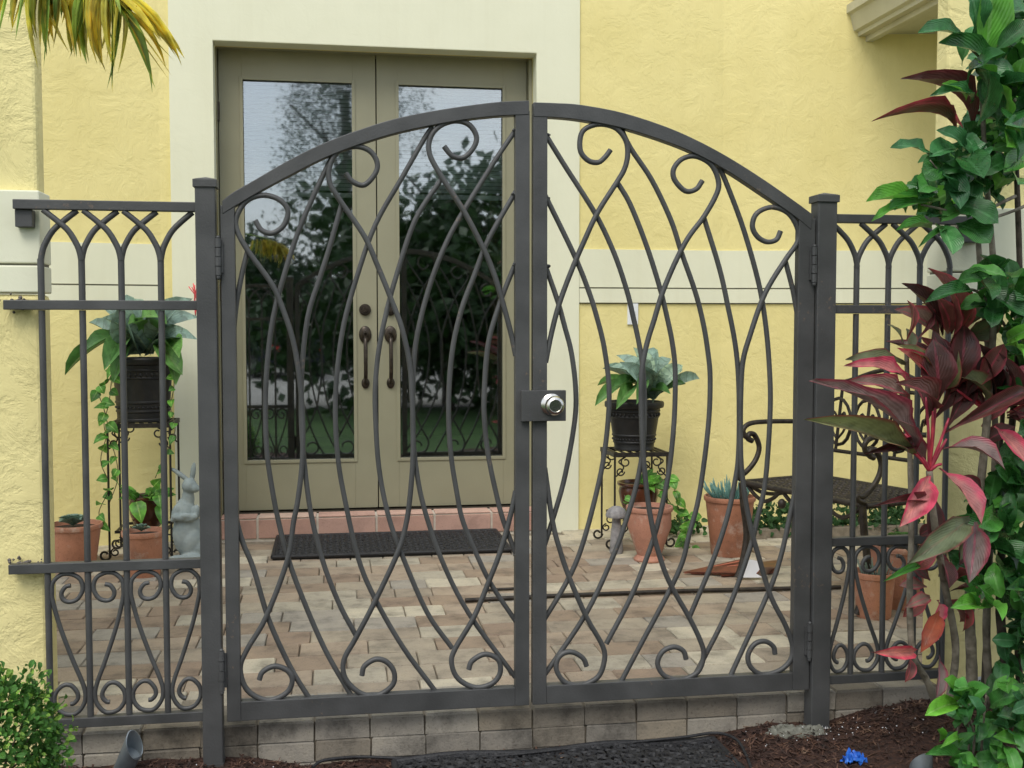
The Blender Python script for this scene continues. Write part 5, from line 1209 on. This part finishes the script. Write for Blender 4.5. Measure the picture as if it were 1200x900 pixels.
# clipped small leaved bush, bottom left
bu = thing('bush', 'small leaved green bush in the bottom left corner before the pillar', 'bush', (P(0, 900, 2.68).x, 2.68, -.12))
bc = P(-16, 884, 2.7); gl_, gt_ = MB(), MB()
for i in range(9000):
    d = rv(1); 
    if d.length > 1 or d.length < .25: continue
    lump = 1 + .30 * noise.noise(d * 3.2) + .16 * noise.noise(d * 9); q = rnd.random(); d2 = d.normalized() * (lump * (.72 + .28 * q ** .5))
    c = bc + Vector((d2.x * .165, d2.y * .14, d2.z * .19)); L_ = rnd.uniform(.012, .024); dr = (d2.normalized() * .7 + rv(.8)).normalized()
    stuff_leaf(gt_ if (q > .72 and d2.z > -.3 and rnd.random() < .5) else gl_, 'oval', c, c + dr * L_, L_ * .55, d2 + rv(.6) + Vector((0, 0, .4)), v=0)
for k in range(46):
    d = rv(1).normalized(); d.z = abs(d.z) * .9; tip_ = bc + Vector((d.x * .19, d.y * .16, d.z * .215)) * rnd.uniform(.95, 1.12)
    tip_ = bc + Vector((d.x * .165, d.y * .14, d.z * .19)) * rnd.uniform(1.0, 1.22)
    for j in range(7): c = tip_ - d * .012 * j; dr = (d + rv(.9)).normalized(); stuff_leaf(gt_ if j < 3 else gl_, 'oval', c, c + dr * rnd.uniform(.010, .018), .008, d + rv(.6), v=0)
o = gl_.build('foliage', 'bush_leaf', bu); o['kind'] = 'stuff'
o = gt_.build('young_foliage', 'bush_tip', bu); o['kind'] = 'stuff'
for k in range(14):
    d = rv(1).normalized(); d.z = abs(d.z); stem(bu, [bc + Vector((0, 0, -.2)), bc + Vector((d.x * .05, d.y * .04, -.05)), bc + Vector((d.x * .13, d.y * .11, d.z * .13))], (.004, .0015), 'bark_dark', 'branch', 5)

# palm frond hanging in from the top left
pf = thing('palm_frond', 'yellowing palm frond hanging into the top left corner', 'palm frond', P(60, -60, 2.5))
rch = spline([P(-90, -60, 2.62), P(0, -45, 2.55), P(70, -35, 2.5), P(118, -14, 2.47), P(130, 4, 2.46)], 8)
g = MB(); g.tube(rch, [.007 - .004 * i / (len(rch) - 1) for i in range(len(rch))], 6); g.build('rachis', 'palm_green', pf, 180)
PL = [(14,-30,-2,42,7,'palm_green'),(34,-30,18,48,7,'palm_green'),(30,-30,16,28,5,'palm_green'),(50,-30,37,52,8,'palm_green'),(60,-30,44,48,7,'palm_gold'),(60,-28,56,20,8,'palm_yellow'),(54,-30,51,80,6,'palm_green'),(75,-30,55,66,7,'palm_green'),
      (88,-26,68,38,8,'palm_green'),(66,-28,62,58,6,'palm_gold'),(62,-20,88,68,5,'palm_gold'),(92,-26,97,16,7,'palm_gold'),(104,-24,90,68,8,'palm_green'),(108,-22,92,40,7,'palm_yellow'),(114,-20,102,76,8,'palm_green'),(118,-18,114,76,7,'palm_gold'),
      (122,-16,128,54,8,'palm_yellow'),(124,-14,121,80,6,'palm_gold'),(128,-10,132,78,8,'palm_yellow'),(130,-8,137,50,7,'palm_green'),(132,-6,142,18,10,'palm_green'),(136,4,131,106,7,'palm_green'),(140,8,134,84,6,'palm_yellow'),(132,-8,164,62,8,'palm_gold'),
      (134,-6,188,48,8,'palm_yellow'),(136,-4,205,72,4,'palm_yellow'),(140,10,183,106,4,'palm_green'),(144,14,202,90,4,'palm_gold'),(148,-10,165,55,6,'palm_gold'),(150,0,214,70,3,'palm_yellow'),(122,-10,110,34,7,'palm_yellow'),(84,-28,72,30,8,'palm_yellow'),
      (100,-24,98,30,6,'palm_yellow'),(128,-10,120,56,7,'palm_gold'),(112,-20,106,20,9,'palm_yellow')]
for bx, by, tx, ty, w, mt in PL:
    d = rnd.uniform(-.05, .05); leaf('narrow', mt, P(bx, by, 2.48 + d * .3), P(tx, ty, 2.47 + d), w * .5 * 2.55 / FPX, Vector((rnd.uniform(-.5, .5), -1, .3)), pf, 'leaflet')
    for _ in range(2):
        jx, jy = rnd.uniform(-9, 9), rnd.uniform(-16, 6); leaf('narrow', rnd.choice([mt, 'palm_yellow', 'palm_yellow', 'palm_gold']), P(bx + jx * .6, by, 2.5), P(tx + jx, ty + jy, 2.49 + d), w * .34 * 2.55 / FPX, Vector((rnd.uniform(-.7, .7), -1, .3)), pf, 'leaflet')

# ================================================================== BEHIND THE CAMERA (seen mirrored in the glass)
def crown(name, n_, rx, rz, base, seed, mat='tree_leaf', sz=.26):
    r = random.Random(seed); g = MB(); cl = [Vector((r.gauss(0, .45) * rx, r.gauss(0, .45) * rx, base + rz * (.5 + r.gauss(0, .27)))) for _ in range(26)]
    for i in range(n_):
        c = r.choice(cl) + Vector((r.gauss(0, .16) * rx, r.gauss(0, .16) * rx, r.gauss(0, .13) * rz)); d = Vector((r.uniform(-1, 1), r.uniform(-1, 1), r.uniform(-1, .6))).normalized() * sz * r.uniform(.6, 1.3)
        s_ = d.cross(Vector((r.uniform(-1, 1), r.uniform(-1, 1), r.uniform(-1, 1)))).normalized() * sz * .28
        g.add([c - d * .5, c + s_, c + d * .5, c - s_], [(0, 1, 2, 3)], [(.5, 0), (1, .5), (.5, 1), (0, .5)])
    return g.mesh(name, mat)
def trunk_mesh(h, r):
    g = MB(); g.tube(spline([(0, 0, -.1), (.05, .02, h * .4), (-.03, .05, h * .75), (.06, 0, h)], 4), [r * (1 - .5 * i / 12) for i in range(13)], 9)
    for k in range(5):
        a = k * 1.3; g.tube([(0, 0, h * (.45 + .1 * k)), (math.cos(a) * h * .2, math.sin(a) * h * .2, h * (.65 + .1 * k))], [r * .4, r * .15], 6)
    return g.mesh('trunk', 'bark_dark', 60)
TM = [trunk_mesh(5.0, .16), trunk_mesh(4.0, .12), trunk_mesh(8.0, .20)]
CR = [crown('crown', 7500, 3.4, 3.9, .3, 3), crown('crown', 6500, 3.0, 3.2, .2, 5), crown('crown', 13000, 1.7, 6.2, 4.3, 9, sz=.10)]
TR = [(-15,-26,0,1.0,'dense round tree farthest left across the driveway'),(-10.5,-27,1,1.1,'low spreading tree second from left across the driveway'),(-6.5,-25,0,.95,'dense tree behind the parked car'),(.45,-24,2,1.1,'tall open crowned tree rising above the hedge trees'),
      (-3,-28,1,1.1,'low tree standing beneath the tall open one'),(1.0,-26,0,.85,'rounded tree just right of the tall open one'),(4.4,-27,1,1.15,'wide low tree opposite the doors'),(9,-26,0,1.05,'dense tree right of the wide low one'),
      (13,-24,1,1.2,'broad low tree across the driveway'),(17.5,-25,0,1.1,'dense tree farthest right across the driveway'),(6.6,-13,2,.8,'slender tree standing in the lawn near the drive'),(3.3,-30,0,1.0,'dense tree at the back of the row'),(1.75,-4.6,1,.84,'dense dark shrub tree on the lawn mirrored in the right glass door'),(3.3,-5.8,1,.98,'broad dark shrub tree on the lawn right of the other one')]
for i, (x, y, k, s_, lb) in enumerate(TR):
    t = thing('tree', lb, 'tree', (x, y, -.17), 'trees across the driveway'); a = Matrix.Translation((x, y, -.17)) @ Matrix.Rotation(i * 1.9, 4, 'Z') @ Matrix.Scale(s_, 4)
    link_mesh('crown', CR[k], t, a); link_mesh('trunk', TM[k], t, a)
# parked dark blue car
car = thing('parked_car', 'dark blue parked car on the driveway mirrored in the left door glass', 'car', (-1.5, -17, -.156)); car.rotation_euler.z = R(72); cx, cy, cz = -1.5, -17, -.156
side = [(-2.2, .35), (-2.25, .65), (-2.1, .92), (-1.35, 1.0), (-.75, 1.48), (.75, 1.52), (1.45, 1.05), (2.15, .95), (2.25, .6), (2.2, .32), (1.8, .28), (1.72, .48), (1.35, .62), (.98, .48), (.9, .26), (-.9, .26), (-.98, .48), (-1.35, .62), (-1.72, .48), (-1.8, .28)]
g = MB(); g.prism([(cx + x, cz + z) for x, z in side], cy - .88, cy + .88); g.build('body', 'car_paint', car, bevel=.06)
g = MB()
for s_ in (-1, 1): g.prism([(cx + x, cz + z) for x, z in [(-1.2, 1.02), (-.7, 1.40), (.7, 1.44), (1.3, 1.05)]], cy + s_ * .87, cy + s_ * .89)
g.build('side_window', 'car_glass', car)
for x in (-1.35, 1.35):
    for s_ in (-1, 1):
        g = MB(); g.tube([(cx + x, cy + s_ * .72, cz + .32), (cx + x, cy + s_ * .9, cz + .32)], .32, 24); w_ = g.build('wheel', 'tyre', car, 40)
        g = MB(); g.tube([(cx + x, cy + s_ * .895, cz + .32), (cx + x, cy + s_ * .91, cz + .32)], .19, 18); g.build('rim', 'steel', w_, 40)
for s_ in (-1, 1):
    g = MB(); g.box((cx + 2.18, cy + s_ * .62 - .16, cz + .66), (cx + 2.26, cy + s_ * .62 + .16, cz + .82)); g.build('tail_light', 'lamp_red', car, bevel=.02)
